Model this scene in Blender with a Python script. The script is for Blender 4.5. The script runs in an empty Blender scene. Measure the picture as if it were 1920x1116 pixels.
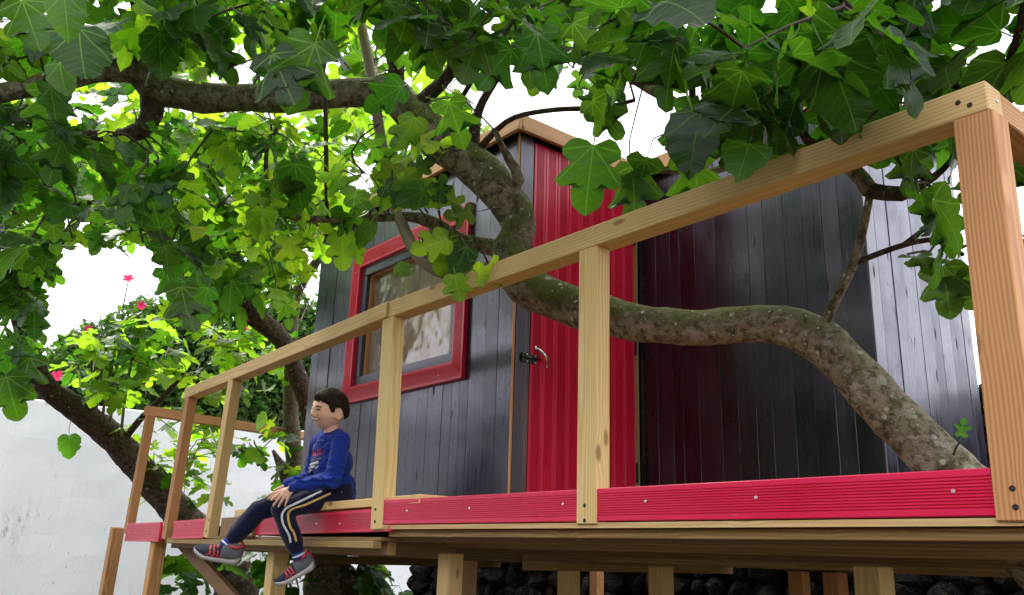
import bpy, bmesh, math, random
import numpy as np
from mathutils import Vector, Matrix, Quaternion
from mathutils.bvhtree import BVHTree

# ------------------------------------------------------------------ camera, sky, sun, exposure
SC = bpy.context.scene
COL = SC.collection
EYE = 1.5                                   # the photographer's lens above the ground
FPX, YAW, PITCH, ROLL = 1626.8, 0.8888, 0.2887, 0.0308
W0, H0 = 1920.0, 1116.0
cy, sy, cp, sp, cr, sr = math.cos(YAW), math.sin(YAW), math.cos(PITCH), math.sin(PITCH), math.cos(ROLL), math.sin(ROLL)
fw = Vector((-sy*cp, cy*cp, sp))
up0 = Vector((sy*sp, -cy*sp, cp))
r0 = Vector((cy, sy, 0))
CR = r0*cr + up0*sr
CU = up0*cr - r0*sr
CF = fw
cam_d = bpy.data.cameras.new('camera')
cam = bpy.data.objects.new('camera', cam_d)
COL.objects.link(cam)
cam_d.sensor_width = 36.0
cam_d.lens = FPX/W0*36.0
cam_d.clip_end = 500.0
cam_d.clip_start = 0.05
M = Matrix((CR, CU, -CF)).transposed().to_4x4()
M.translation = Vector((0, 0, EYE))
cam.matrix_world = M
SC.camera = cam

SUN_EL, SUN_AZ = math.radians(58), math.radians(105)   # azimuth measured from +Y towards -X
world = bpy.data.worlds.new('World')
SC.world = world
world.use_nodes = True
wn, wl = world.node_tree.nodes, world.node_tree.links
bg = wn['Background']
sky = wn.new('ShaderNodeTexSky')
sky.sky_type = 'NISHITA'
sky.sun_disc = False
sky.sun_elevation = SUN_EL
sky.sun_rotation = -SUN_AZ
sky.air_density, sky.dust_density, sky.ozone_density = 1.0, 3.0, 1.0
cl = wn.new('ShaderNodeTexNoise'); cl.inputs['Scale'].default_value = 1.6; cl.inputs['Detail'].default_value = 6
tc = wn.new('ShaderNodeTexCoord')
wl.new(tc.outputs['Generated'], cl.inputs['Vector'])
rmp = wn.new('ShaderNodeMapRange')
rmp.inputs['From Min'].default_value, rmp.inputs['From Max'].default_value = .3, .7
rmp.inputs['To Min'].default_value, rmp.inputs['To Max'].default_value = 9.0, 12.5
wl.new(cl.outputs['Fac'], rmp.inputs['Value'])
cc = wn.new('ShaderNodeCombineColor')
for i, k in enumerate((.985, .985, 1.06)):
    mm = wn.new('ShaderNodeMath'); mm.operation = 'MULTIPLY'; mm.inputs[1].default_value = k
    wl.new(rmp.outputs['Result'], mm.inputs[0]); wl.new(mm.outputs[0], cc.inputs[i])
mx = wn.new('ShaderNodeMix'); mx.data_type = 'RGBA'; mx.inputs[0].default_value = .85   # thin overcast over the blue
wl.new(sky.outputs['Color'], mx.inputs[6]); wl.new(cc.outputs['Color'], mx.inputs[7])
wl.new(mx.outputs[2], bg.inputs['Color'])
bg.inputs['Strength'].default_value = 0.12

sun_d = bpy.data.lights.new('sun', 'SUN')
sun_d.energy = 1.5
sun_d.angle = math.radians(12)
sun_d.color = (1.0, .95, .86)
sun = bpy.data.objects.new('sun', sun_d)
COL.objects.link(sun)
sdir = Vector((-math.sin(SUN_AZ)*math.cos(SUN_EL), math.cos(SUN_AZ)*math.cos(SUN_EL), math.sin(SUN_EL)))
sun.rotation_euler = (-sdir).to_track_quat('-Z', 'Y').to_euler()
sun.location = sdir*30

SC.view_settings.view_transform = 'Standard'
SC.view_settings.look = 'None'
SC.view_settings.gamma = 1
SC.view_settings.use_curve_mapping = False
SC.view_settings.exposure = 1.2
SC.render.engine = 'CYCLES'
SC.cycles.max_bounces = 8
SC.cycles.transmission_bounces = 6
SC.cycles.transparent_max_bounces = 8
SC.cycles.diffuse_bounces = 5
SC.cycles.use_denoising = True

# ------------------------------------------------------------------ helpers
rng = random.Random(11)

def ray(px, py):
    return CF + CR*((px-W0/2)/FPX) + CU*((H0/2-py)/FPX)
O = Vector((0, 0, EYE))
def at(px, py, d):
    return O + ray(px, py)*d
def on_y(px, py, y):
    r = ray(px, py); return O + r*(y/r.y)
def on_x(px, py, x):
    r = ray(px, py); return O + r*(x/r.x)
def on_z(px, py, z):
    r = ray(px, py); return O + r*((z-EYE)/r.z)
def on_line(px, py, a, b):
    """hit of a view ray with the vertical plane through plan points a, b"""
    n = Vector((-(b[1]-a[1]), b[0]-a[0], 0)); r = ray(px, py)
    return O + r*((Vector((a[0], a[1], 0))-Vector((0, 0, 0))).dot(n)/r.dot(n))
def proj(P):
    v = P-O; d = v.dot(CF)
    return (W0/2+FPX*v.dot(CR)/d, H0/2-FPX*v.dot(CU)/d, d)

def link(name, me, mat, parent=None, mw=None):
    o = bpy.data.objects.new(name, me)
    COL.objects.link(o)
    if mat is not None and len(me.materials) == 0:
        for m in (mat if isinstance(mat, (list, tuple)) else [mat]): me.materials.append(m)
    if mw is None: mw = Matrix.Identity(4)
    if parent is not None:
        o.parent = parent
        o.matrix_basis = WORLD[parent.name].inverted() @ mw
    else:
        o.matrix_basis = mw
    WORLD[o.name] = mw
    return o
WORLD = {}
def tag(o, label=None, cat=None, group=None, kind=None):
    if label: o['label'] = label
    if cat: o['category'] = cat
    if group: o['group'] = group
    if kind: o['kind'] = kind
    return o
def thing(name, loc, label, cat, group=None):
    o = bpy.data.objects.new(name, None)
    COL.objects.link(o)
    o.empty_display_size = .1
    o.location = loc
    WORLD[o.name] = Matrix.Translation(Vector(loc))
    return tag(o, label, cat, group)
def mesh_of(bm, name='mesh', smooth=False):
    me = bpy.data.meshes.new(name)
    bm.to_mesh(me); bm.free()
    if smooth:
        me.polygons.foreach_set('use_smooth', [True]*len(me.polygons))
    return me
def box_mesh(lx, ly, lz, bev=.003):
    bm = bmesh.new()
    bmesh.ops.create_cube(bm, size=1.0)
    for v in bm.verts: v.co = Vector((v.co.x*lx, v.co.y*ly, v.co.z*lz))
    if bev: bmesh.ops.bevel(bm, geom=bm.edges[:], offset=bev, segments=1, affect='EDGES', profile=.5)
    return mesh_of(bm, 'board')
def frame(xa, ya):
    x = xa.normalized(); y = (ya - x*ya.dot(x)).normalized(); z = x.cross(y)
    return Matrix((x, y, z)).transposed().to_4x4()
def beam(name, p0, p1, wy, wz, yaxis, mat, parent, bev=.003, off=(0, 0)):
    """box from p0 to p1; its local X runs along the grain; off shifts it in its own y, z"""
    p0, p1 = Vector(p0), Vector(p1)
    F = frame(p1-p0, Vector(yaxis))
    mw = Matrix.Translation((p0+p1)/2) @ F @ Matrix.Translation((0, off[0], off[1]))
    return link(name, box_mesh((p1-p0).length, wy, wz, bev), mat, parent, mw)
def np_mesh(verts, faces, name='mesh', smooth=True):
    me = bpy.data.meshes.new(name)
    me.from_pydata([tuple(v) for v in verts], [], [tuple(f) for f in faces])
    if smooth: me.polygons.foreach_set('use_smooth', [True]*len(me.polygons))
    me.update()
    return me

# ------------------------------------------------------------------ materials
def nodes_of(name):
    m = bpy.data.materials.new(name); m.use_nodes = True
    nt = m.node_tree
    return m, nt, nt.nodes, nt.links, nt.nodes['Principled BSDF']
class G:
    """tiny node-graph writer"""
    def __init__(s, nt): s.nt = nt
    def n(s, t, **k):
        o = s.nt.nodes.new(t)
        for a, b in k.items(): setattr(o, a, b)
        return o
    def set(s, sock, v):
        if isinstance(v, bpy.types.NodeSocket): s.nt.links.new(v, sock)
        else: sock.default_value = v
    def math(s, op, a, b=0.0, c=None, clamp=False):
        o = s.n('ShaderNodeMath', operation=op, use_clamp=clamp)
        s.set(o.inputs[0], a); s.set(o.inputs[1], b)
        if c is not None: s.set(o.inputs[2], c)
        return o.outputs[0]
    def vmath(s, op, a, b=(0, 0, 0)):
        o = s.n('ShaderNodeVectorMath', operation=op)
        s.set(o.inputs[0], a); s.set(o.inputs[1], b)
        return o.outputs['Value'] if op in ('LENGTH', 'DOT_PRODUCT') else o.outputs[0]
    def noise(s, vec, scale, detail=4, rough=.5, dist=0):
        o = s.n('ShaderNodeTexNoise')
        s.set(o.inputs['Vector'], vec); o.inputs['Scale'].default_value = scale
        o.inputs['Detail'].default_value = detail; o.inputs['Roughness'].default_value = rough
        o.inputs['Distortion'].default_value = dist
        return o.outputs['Fac']
    def voro(s, vec, scale, feature='F1', out='Distance', rnd=1.0):
        o = s.n('ShaderNodeTexVoronoi', feature=feature)
        s.set(o.inputs['Vector'], vec); o.inputs['Scale'].default_value = scale
        o.inputs['Randomness'].default_value = rnd
        return o.outputs[out]
    def mix(s, f, a, b):
        o = s.n('ShaderNodeMix', data_type='RGBA')
        s.set(o.inputs[0], f)
        for sock, v in ((o.inputs[6], a), (o.inputs[7], b)):
            s.set(sock, (*v, 1) if isinstance(v, tuple) and len(v) == 3 else v)
        return o.outputs[2]
    def ramp(s, f, lo, hi, a=0.0, b=1.0):
        o = s.n('ShaderNodeMapRange', interpolation_type='SMOOTHSTEP')
        s.set(o.inputs['Value'], f)
        for k, v in (('From Min', lo), ('From Max', hi), ('To Min', a), ('To Max', b)): s.set(o.inputs[k], v)
        return o.outputs['Result']
    def bump(s, h, strength, dist=.01):
        o = s.n('ShaderNodeBump')
        o.inputs['Strength'].default_value = strength; o.inputs['Distance'].default_value = dist
        s.set(o.inputs['Height'], h)
        return o.outputs['Normal']
    def objvec(s, spread=37.0):
        t = s.n('ShaderNodeTexCoord'); i = s.n('ShaderNodeObjectInfo')
        k = s.math('MULTIPLY', i.outputs['Random'], spread)
        cv = s.n('ShaderNodeCombineXYZ'); s.set(cv.inputs[0], k)
        k2 = s.math('MULTIPLY', i.outputs['Random'], 3.7); s.set(cv.inputs[1], k2)
        return t.outputs['Object'], s.vmath('ADD', t.outputs['Object'], cv.outputs[0]), i.outputs['Random']

def wood_mat(name, light, dark, knot=(.27, .13, .045), rough=.62, ring=.011, knots=True, tint=.25):
    m, nt, N, L, B = nodes_of(name); g = G(nt)
    raw, vec, rnd = g.objvec()
    st = g.vmath('MULTIPLY', vec, (1.0, 9.0, 9.0))
    warp = g.noise(g.vmath('MULTIPLY', vec, (1.3, 6, 6)), 1.0, 2, .5)
    sep = g.n('ShaderNodeSeparateXYZ'); L.new(raw, sep.inputs[0])
    oy = g.math('MULTIPLY_ADD', rnd, .11, -.02)
    oz = g.math('MULTIPLY_ADD', g.math('FRACT', g.math('MULTIPLY', rnd, 7.3)), .1, .03)
    yy = g.math('ADD', sep.outputs[1], oy); zz = g.math('ADD', sep.outputs[2], oz)
    r = g.math('SQRT', g.math('ADD', g.math('MULTIPLY', yy, yy), g.math('MULTIPLY', zz, zz)))
    r = g.math('ADD', r, g.math('MULTIPLY', warp, .035))
    kd = None
    if knots:
        kv = g.vmath('MULTIPLY', vec, (2.6, 7.0, 7.0))
        kd = g.voro(kv, 1.0)
        r = g.math('ADD', r, g.math('MULTIPLY', g.ramp(kd, .0, .3, 1, 0), .012))
    ph = g.math('FRACT', g.math('DIVIDE', r, ring))
    rings = g.ramp(g.math('ABSOLUTE', g.math('SUBTRACT', ph, .62)), .05, .42, 1, 0)
    fib = g.noise(g.vmath('MULTIPLY', vec, (2.2, 120, 120)), 1.0, 4, .6)
    blot = g.noise(vec, 3.0, 4, .6)
    f = g.math('ADD', g.math('MULTIPLY', rings, .55), g.math('MULTIPLY', fib, .38))
    f = g.math('ADD', f, g.math('MULTIPLY', g.math('SUBTRACT', blot, .5), .5), clamp=True)
    c = g.mix(f, light, dark)
    hs = g.n('ShaderNodeHueSaturation'); L.new(c, hs.inputs['Color'])
    g.set(hs.inputs['Value'], g.math('MULTIPLY_ADD', rnd, tint, 1-tint/2))
    g.set(hs.inputs['Hue'], g.math('MULTIPLY_ADD', g.math('FRACT', g.math('MULTIPLY', rnd, 5.1)), .014, .493))
    c = hs.outputs['Color']
    if knots:
        ring_k = g.ramp(kd, .05, .12, 1, 0)
        c = g.mix(g.math('MULTIPLY', ring_k, .85), c, knot)
    L.new(c, B.inputs['Base Color'])
    B.inputs['Roughness'].default_value = rough
    B.inputs['Specular IOR Level'].default_value = .3
    L.new(g.bump(g.math('ADD', fib, g.math('MULTIPLY', rings, .5)), .22, .003), B.inputs['Normal'])
    return m
M_PINE = wood_mat('pine_wood', (.80, .59, .27), (.60, .38, .13))
M_PINE_RED = wood_mat('raw_and_shaded_pine', (.62, .33, .135), (.38, .165, .052))  # same pine, shade painted in as a darker redder tone; also raw corner strip
M_JOIST = wood_mat('treated_wood', (.34, .22, .085), (.17, .105, .038), tint=.95)
M_ROUGH = wood_mat('rough_sawn_wood', (.34, .20, .10), (.18, .10, .045), tint=.3)
M_FASCIA = wood_mat('fascia_wood', (.62, .36, .19), (.46, .23, .10), knots=False)
M_INNER = wood_mat('inner_wood', (.55, .29, .12), (.34, .15, .06))

def charred_mat(name, base=(.0022, .0026, .0050), streak=(.024, .022, .044), rough=.26):
    m, nt, N, L, B = nodes_of(name); g = G(nt)
    raw, vec, rnd = g.objvec()
    fib = g.noise(g.vmath('MULTIPLY', vec, (2.0, 70, 70)), 1.0, 5, .65)
    broad = g.noise(g.vmath('MULTIPLY', vec, (.9, 14, 14)), 1.0, 3, .55)
    kd = g.voro(g.vmath('MULTIPLY', vec, (2.2, 9.0, 9.0)), 1.0)
    knot = g.ramp(kd, .03, .12, 1, 0)
    rag = g.noise(g.vmath('MULTIPLY', vec, (9, 60, 60)), 1.0, 3, .6)
    chip = g.math('MULTIPLY', g.ramp(rag, .64, .69), g.ramp(broad, .52, .6))
    coarse = g.noise(g.vmath('MULTIPLY', vec, (1.1, 26, 26)), 1.0, 4, .7)
    f = g.math('MULTIPLY', g.ramp(g.math('ADD', g.math('MULTIPLY', fib, .5), g.math('MULTIPLY', coarse, .5)), .40, .66), g.ramp(broad, .32, .7))
    c = g.mix(f, base, streak)
    warm = g.ramp(g.noise(vec, .9, 2, .5), .52, .72)
    c = g.mix(g.math('MULTIPLY', warm, .35), c, (.05, .034, .028))
    c = g.mix(g.math('MAXIMUM', knot, g.math('MULTIPLY', chip, .8)), c, (.004, .004, .005))
    hs = g.n('ShaderNodeHueSaturation'); L.new(c, hs.inputs['Color'])
    g.set(hs.inputs['Value'], g.math('MULTIPLY_ADD', rnd, 1.1, .45))
    L.new(hs.outputs['Color'], B.inputs['Base Color'])
    g.set(B.inputs['Roughness'], g.math('ADD', g.math('MULTIPLY', g.math('MAXIMUM', chip, knot), .5), g.math('ADD', g.math('ADD', g.math('MULTIPLY', coarse, .22), g.ramp(g.noise(vec, 1.7, 4, .65), .4, .65, 0, .22)), g.math('MULTIPLY_ADD', rnd, .10, rough-.16))))
    B.inputs['IOR'].default_value = 1.72; B.inputs['Specular Tint'].default_value = (.74, .74, 1.0, 1); g.set(B.inputs['Coat Weight'], g.math('MULTIPLY_ADD', g.math('MAXIMUM', chip, knot), -.38, .38)); B.inputs['Coat Roughness'].default_value = .13; B.inputs['Coat IOR'].default_value = 1.6
    h = g.math('SUBTRACT', g.math('ADD', fib, g.math('MULTIPLY', broad, .6)), g.math('ADD', g.math('MULTIPLY', knot, .8), g.math('MULTIPLY', chip, 1.2)))
    nb = g.bump(g.math('ADD', h, g.math('MULTIPLY', coarse, .8)), .34, .005); L.new(nb, B.inputs['Normal']); L.new(g.bump(h, .10, .004), B.inputs['Coat Normal'])
    return m
M_CHAR = charred_mat('charred_boards')
M_JAMB = charred_mat('charred_worn_jamb', (.02, .016, .015), (.12, .075, .05), .4)

def red_mat(name, lo, hi):
    m, nt, N, L, B = nodes_of(name); g = G(nt)
    raw, vec, rnd = g.objvec()
    fib = g.noise(g.vmath('MULTIPLY', vec, (1.5, 60, 60)), 1.0, 4, .6)
    blot = g.noise(g.vmath('MULTIPLY', vec, (1, 5, 5)), 2.2, 4, .6)
    c = g.mix(g.math('MULTIPLY_ADD', fib, .12, g.math('MULTIPLY', blot, .7)), lo, hi)
    scr = g.math('MULTIPLY', g.ramp(g.noise(g.vmath('MULTIPLY', vec, (5, 40, 40)), 1.0, 2), .73, .76), .5)
    c = g.mix(scr, c, (.5, .2, .22))
    hs = g.n('ShaderNodeHueSaturation'); L.new(c, hs.inputs['Color'])
    g.set(hs.inputs['Value'], g.math('MULTIPLY_ADD', rnd, .2, .9))
    L.new(hs.outputs['Color'], B.inputs['Base Color'])
    g.set(B.inputs['Roughness'], g.math('MULTIPLY_ADD', blot, .25, .18))
    B.inputs['Specular IOR Level'].default_value = .5
    L.new(g.bump(fib, .05, .002), B.inputs['Normal'])
    return m
M_RED = red_mat('red_painted_decking', (.48, .006, .032), (.68, .016, .062))
M_RED_LIT = red_mat('red_painted_lit', (.60, .009, .052), (.80, .022, .105))  # the door's red again, brighter and pinker: stronger daylight put into the colour

def plain(name, col, rough=.5, metal=0, spec=.5, bumpy=0, scale=80):
    m, nt, N, L, B = nodes_of(name); g = G(nt)
    raw, vec, rnd = g.objvec()
    nz = g.noise(vec, scale, 4, .6)
    c = g.mix(nz, tuple(x*.82 for x in col), tuple(min(1, x*1.14) for x in col))
    L.new(c, B.inputs['Base Color'])
    B.inputs['Roughness'].default_value = rough
    B.inputs['Metallic'].default_value = metal
    B.inputs['Specular IOR Level'].default_value = spec
    if bumpy: L.new(g.bump(nz, bumpy, .003), B.inputs['Normal'])
    return m
M_STEEL = plain('bright_steel', (.75, .75, .76), .22, 1)
M_BLACKMETAL = plain('black_metal', (.008, .008, .009), .4, 0)
M_SCREW = plain('screw_head', (.72, .70, .68), .35, .6)
M_HOLE = plain('screw_hole', (.03, .016, .008), .8)
M_FELT = plain('roof_felt', (.05, .05, .055), .85)
M_DARKFRAME = charred_mat('sash_paint', (.016, .018, .024), (.04, .045, .058), .35)

def glass_mat():
    m, nt, N, L, B = nodes_of('window_plastic'); g = G(nt)
    raw, vec, rnd = g.objvec()
    B.inputs['Base Color'].default_value = (.9, .86, .82, 1)
    B.inputs['Roughness'].default_value = .015
    B.inputs['IOR'].default_value = 1.5
    gl = N.new('ShaderNodeBsdfGlossy'); gl.inputs['Roughness'].default_value = .14
    tr = N.new('ShaderNodeBsdfTransparent'); tr.inputs['Color'].default_value = (.86, .72, .62, 1)
    lw = N.new('ShaderNodeLayerWeight'); lw.inputs['Blend'].default_value = .5
    wob = g.noise(raw, 4.5, 2, .5)
    nb = g.bump(wob, .28, .05)
    L.new(nb, gl.inputs['Normal'])
    fr = N.new('ShaderNodeLayerWeight'); L.new(nb, fr.inputs['Normal'])
    frv = g.math('MULTIPLY_ADD', g.math('POWER', fr.outputs['Facing'], 3.0), .7, .17)
    ms = N.new('ShaderNodeMixShader')
    L.new(frv, ms.inputs[0]); L.new(tr.outputs[0], ms.inputs[1]); L.new(gl.outputs[0], ms.inputs[2])
    df = N.new('ShaderNodeBsdfDiffuse'); df.inputs['Color'].default_value = (.46, .35, .28, 1)
    ms2 = N.new('ShaderNodeMixShader'); g.set(ms2.inputs[0], g.ramp(g.noise(raw, 5, 4, .6), .3, .8, .10, .5))
    L.new(ms.outputs[0], ms2.inputs[1]); L.new(df.outputs[0], ms2.inputs[2]); L.new(ms2.outputs[0], N['Material Output'].inputs['Surface'])
    return m
M_GLASS = glass_mat()

def wall_mat():
    m, nt, N, L, B = nodes_of('whitewashed_render'); g = G(nt)
    t = g.n('ShaderNodeTexCoord'); v = t.outputs['Object']
    big = g.noise(v, .8, 5, .6); fine = g.noise(v, 30, 4, .6)
    c = g.mix(g.ramp(big, .35, .7), (.80, .81, .83), (.88, .88, .88))
    streak = g.noise(g.vmath('MULTIPLY', v, (1, 5.0, .7)), 1.5, 5, .65)
    c = g.mix(g.math('MULTIPLY', g.ramp(streak, .56, .75), .4), c, (.55, .56, .55))
    spots = g.math('MULTIPLY', g.ramp(g.noise(g.vmath('MULTIPLY', v, (1, 11, 4)), 1.6, 5, .75), .62, .68), g.ramp(g.noise(v, .8, 3), .52, .62))
    c = g.mix(g.math('MULTIPLY', spots, .8), c, (.06, .05, .03))
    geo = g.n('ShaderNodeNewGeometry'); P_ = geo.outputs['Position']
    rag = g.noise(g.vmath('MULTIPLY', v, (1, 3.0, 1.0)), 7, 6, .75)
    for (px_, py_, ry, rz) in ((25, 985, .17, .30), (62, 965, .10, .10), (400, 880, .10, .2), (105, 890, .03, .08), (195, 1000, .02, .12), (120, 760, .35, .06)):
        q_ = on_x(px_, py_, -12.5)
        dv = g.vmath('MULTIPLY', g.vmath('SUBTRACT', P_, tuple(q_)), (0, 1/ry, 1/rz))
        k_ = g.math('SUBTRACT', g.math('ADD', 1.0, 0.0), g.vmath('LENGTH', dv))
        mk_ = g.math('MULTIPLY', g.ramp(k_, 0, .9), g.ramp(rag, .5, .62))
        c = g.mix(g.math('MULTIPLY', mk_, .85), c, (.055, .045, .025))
    L.new(c, B.inputs['Base Color']); B.inputs['Roughness'].default_value = .9
    L.new(g.bump(g.math('ADD', fine, g.math('MULTIPLY', big, 2)), .25, .01), B.inputs['Normal'])
    return m
M_WALL = wall_mat()
M_GROUND = plain('dry_soil', (.075, .06, .042), .95, 0, .2, .4, 12)

def stone_mat():
    m, nt, N, L, B = nodes_of('lava_stone'); g = G(nt)
    raw, vec, rnd = g.objvec()
    n1 = g.noise(vec, 9, 6, .65); pit = g.voro(vec, 28)
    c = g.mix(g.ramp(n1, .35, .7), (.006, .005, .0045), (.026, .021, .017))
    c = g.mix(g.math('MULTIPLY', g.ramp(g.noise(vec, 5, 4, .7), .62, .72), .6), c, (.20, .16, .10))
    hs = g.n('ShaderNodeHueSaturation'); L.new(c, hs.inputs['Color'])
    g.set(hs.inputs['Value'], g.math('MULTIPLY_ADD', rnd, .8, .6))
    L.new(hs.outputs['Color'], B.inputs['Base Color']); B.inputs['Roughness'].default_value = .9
    B.inputs['Specular IOR Level'].default_value = .08
    L.new(g.bump(g.math('ADD', n1, pit), .9, .03), B.inputs['Normal'])
    return m
M_STONE = stone_mat()

def bark_mat(name, a, b, moss=.5, lichen=.5, mossc=(.055, .075, .014)):
    m, nt, N, L, B = nodes_of(name); g = G(nt)
    t = g.n('ShaderNodeTexCoord'); v = t.outputs['Object']
    geo = g.n('ShaderNodeNewGeometry'); sep = g.n('ShaderNodeSeparateXYZ'); L.new(geo.outputs['Normal'], sep.inputs[0])
    zsep = g.n('ShaderNodeSeparateXYZ'); L.new(geo.outputs['Position'], zsep.inputs[0])
    n1 = g.noise(v, 26, 6, .65); n2 = g.noise(v, 5, 4, .6); n3 = g.noise(v, 90, 3, .6)
    c = g.mix(g.ramp(n1, .36, .62), a, b)
    pale = g.math('MULTIPLY', g.math('MULTIPLY', g.ramp(g.noise(g.vmath('MULTIPLY', v, (1, 1, 1.8)), 13, 6, .75), .50, .60), g.ramp(zsep.outputs[2], 2.35, 2.75, 1, .18)), lichen)
    c = g.mix(g.math('MULTIPLY', pale, .8), c, (.42, .38, .34))
    mk = g.math('ADD', g.math('MULTIPLY', sep.outputs[2], .28), g.math('ADD', g.math('MULTIPLY', n2, .9), g.math('MULTIPLY', n1, .35)))
    mossf = g.math('MULTIPLY', g.ramp(mk, 1.02-moss*.55, 1.16-moss*.5), g.ramp(zsep.outputs[2], 2.15, 2.75, .42, 1))
    mcol = g.mix(n3, tuple(x*.55 for x in mossc), tuple(x*1.7 for x in mossc))
    c = g.mix(g.math('MULTIPLY', mossf, .9), c, mcol)
    msk = g.ramp(g.noise(v, 3.2, 3, .6), .34, .52)
    for sc_, th_, col_ in ((12, .30, (.33, .33, .25)), (24, .28, (.52, .56, .42)), (46, .26, (.46, .47, .38))):
        d = g.voro(v, sc_); sel = g.voro(v, sc_, out='Color')
        ss = g.n('ShaderNodeSeparateColor'); L.new(sel, ss.inputs[0])
        rad_ = g.math('MULTIPLY', ss.outputs[1], th_)
        dd_ = g.math('SUBTRACT', g.math('ADD', d, g.math('MULTIPLY', n1, .16)), g.math('ADD', rad_, .08))
        spot = g.math('MULTIPLY', g.ramp(dd_, -.04, .03, 1, 0), g.math('GREATER_THAN', ss.outputs[0], 1-.5*lichen))
        c = g.mix(g.math('MULTIPLY', g.math('MULTIPLY', spot, msk), .9), c, col_)
    L.new(c, B.inputs['Base Color']); B.inputs['Roughness'].default_value = .85
    B.inputs['Specular IOR Level'].default_value = .25
    h = g.math('ADD', g.math('MULTIPLY', n1, 1.0), g.math('ADD', g.math('MULTIPLY', n3, .35), g.math('MULTIPLY', mossf, .5)))
    L.new(g.bump(h, .9, .03), B.inputs['Normal'])
    return m
M_BARK = bark_mat('fig_bark', (.075, .055, .036), (.31, .25, .18), .78, .9, (.085, .10, .014))
M_BARK_D = bark_mat('dark_fig_bark', (.035, .023, .016), (.10, .066, .043), .32, .3)
M_BARK_M = bark_mat('mossy_fig_bark', (.08, .065, .04), (.17, .14, .08), .6, .5, (.075, .08, .02))
M_TWIG = plain('twig_bark', (.075, .055, .042), .75, 0, .3, .3, 60)
M_STEM = plain('pale_stem_bark', (.24, .19, .14), .7, 0, .3, .3, 30)

def leaf_mat(name, top, under, trans, vein, amount=.5):
    m, nt, N, L, B = nodes_of(name); g = G(nt)
    uv = g.n('ShaderNodeUVMap'); uv.uv_map = 'leaf_uv'
    sep = g.n('ShaderNodeSeparateXYZ'); L.new(uv.outputs[0], sep.inputs[0])
    x = g.math('SUBTRACT', sep.outputs[0], .5); y = sep.outputs[1]
    ax = g.math('ABSOLUTE', x)
    dist = None
    for ang in (0, 38, 76):
        ca, sa = math.cos(math.radians(ang)), math.sin(math.radians(ang))
        dd = g.math('ABSOLUTE', g.math('SUBTRACT', g.math('MULTIPLY', ax, ca), g.math('MULTIPLY', y, sa)))
        al = g.math('ADD', g.math('MULTIPLY', ax, sa), g.math('MULTIPLY', y, ca))
        wid = g.math('MULTIPLY_ADD', al, -.012, .019)
        k = g.ramp(dd, g.math('MULTIPLY', wid, .45), wid, 1, 0)
        k = g.math('MULTIPLY', k, g.math('GREATER_THAN', al, 0.0))
        dist = k if dist is None else g.math('MAXIMUM', dist, k)
    wv = g.noise(uv.outputs[0], 9, 2)
    sec = g.math('FRACT', g.math('MULTIPLY', g.math('ADD', g.math('SUBTRACT', y, g.math('MULTIPLY', ax, .62)), g.math('MULTIPLY', wv, .06)), 8.5))
    sec = g.ramp(g.math('ABSOLUTE', g.math('SUBTRACT', sec, .5)), .02, .09, .38, 0)
    ve = g.math('MAXIMUM', dist, sec)
    oi = g.n('ShaderNodeObjectInfo'); at_ = g.n('ShaderNodeAttribute'); at_.attribute_name = 'leaf_random'
    rnd = g.math('FRACT', g.math('ADD', oi.outputs['Random'], at_.outputs['Fac']))
    rnd2 = g.math('FRACT', g.math('MULTIPLY', rnd, 13.7))
    geo = g.n('ShaderNodeNewGeometry')
    nz = g.noise(uv.outputs[0], 14, 4, .6)
    def vary(c):
        hs = g.n('ShaderNodeHueSaturation'); L.new(c, hs.inputs['Color'])
        g.set(hs.inputs['Value'], g.math('MULTIPLY_ADD', g.math('POWER', rnd, 1.3), .78, .46))
        g.set(hs.inputs['Hue'], g.math('MULTIPLY_ADD', rnd2, .030, .490))
        return hs.outputs['Color']
    ct = vary(g.mix(nz, tuple(v*.8 for v in top), tuple(v*1.2 for v in top)))
    cu = vary(g.mix(nz, tuple(v*.88 for v in under), tuple(v*1.1 for v in under)))
    ct = g.mix(g.math('MULTIPLY', ve, .7), ct, vein)
    cu = g.mix(g.math('MULTIPLY', ve, .72), cu, tuple(min(1, v*1.5) for v in vein))
    base = g.mix(geo.outputs['Backfacing'], ct, cu)
    tcl = vary(g.mix(g.math('MULTIPLY', ve, .75), trans, tuple(min(1, v*1.5+.04) for v in trans)))
    spot = g.math('MULTIPLY', g.ramp(g.noise(uv.outputs[0], 5, 3, .7), .70, .74), g.math('GREATER_THAN', rnd2, .75))
    base = g.mix(g.math('MULTIPLY', spot, .7), base, (.10, .06, .02))
    df = N.new('ShaderNodeBsdfDiffuse'); tr = N.new('ShaderNodeBsdfTranslucent'); gl = N.new('ShaderNodeBsdfGlossy')
    nb = g.bump(g.math('SUBTRACT', g.math('MULTIPLY', nz, .3), ve), .35, .006)
    for b_ in (df, tr, gl): L.new(nb, b_.inputs['Normal'])
    L.new(base, df.inputs['Color']); L.new(tcl, tr.inputs['Color'])
    g.set(gl.inputs['Roughness'], .36)
    m1 = N.new('ShaderNodeMixShader'); m1.inputs[0].default_value = amount
    L.new(df.outputs[0], m1.inputs[1]); L.new(tr.outputs[0], m1.inputs[2])
    fr = N.new('ShaderNodeLayerWeight'); fr.inputs['Blend'].default_value = .5; L.new(nb, fr.inputs['Normal'])
    frv = g.math('MULTIPLY_ADD', g.math('POWER', fr.outputs['Facing'], 4.0), .30, .022)
    m2 = N.new('ShaderNodeMixShader'); g.set(m2.inputs[0], frv)
    L.new(m1.outputs[0], m2.inputs[1]); L.new(gl.outputs[0], m2.inputs[2])
    L.new(m2.outputs[0], N['Material Output'].inputs['Surface'])
    return m
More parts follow.
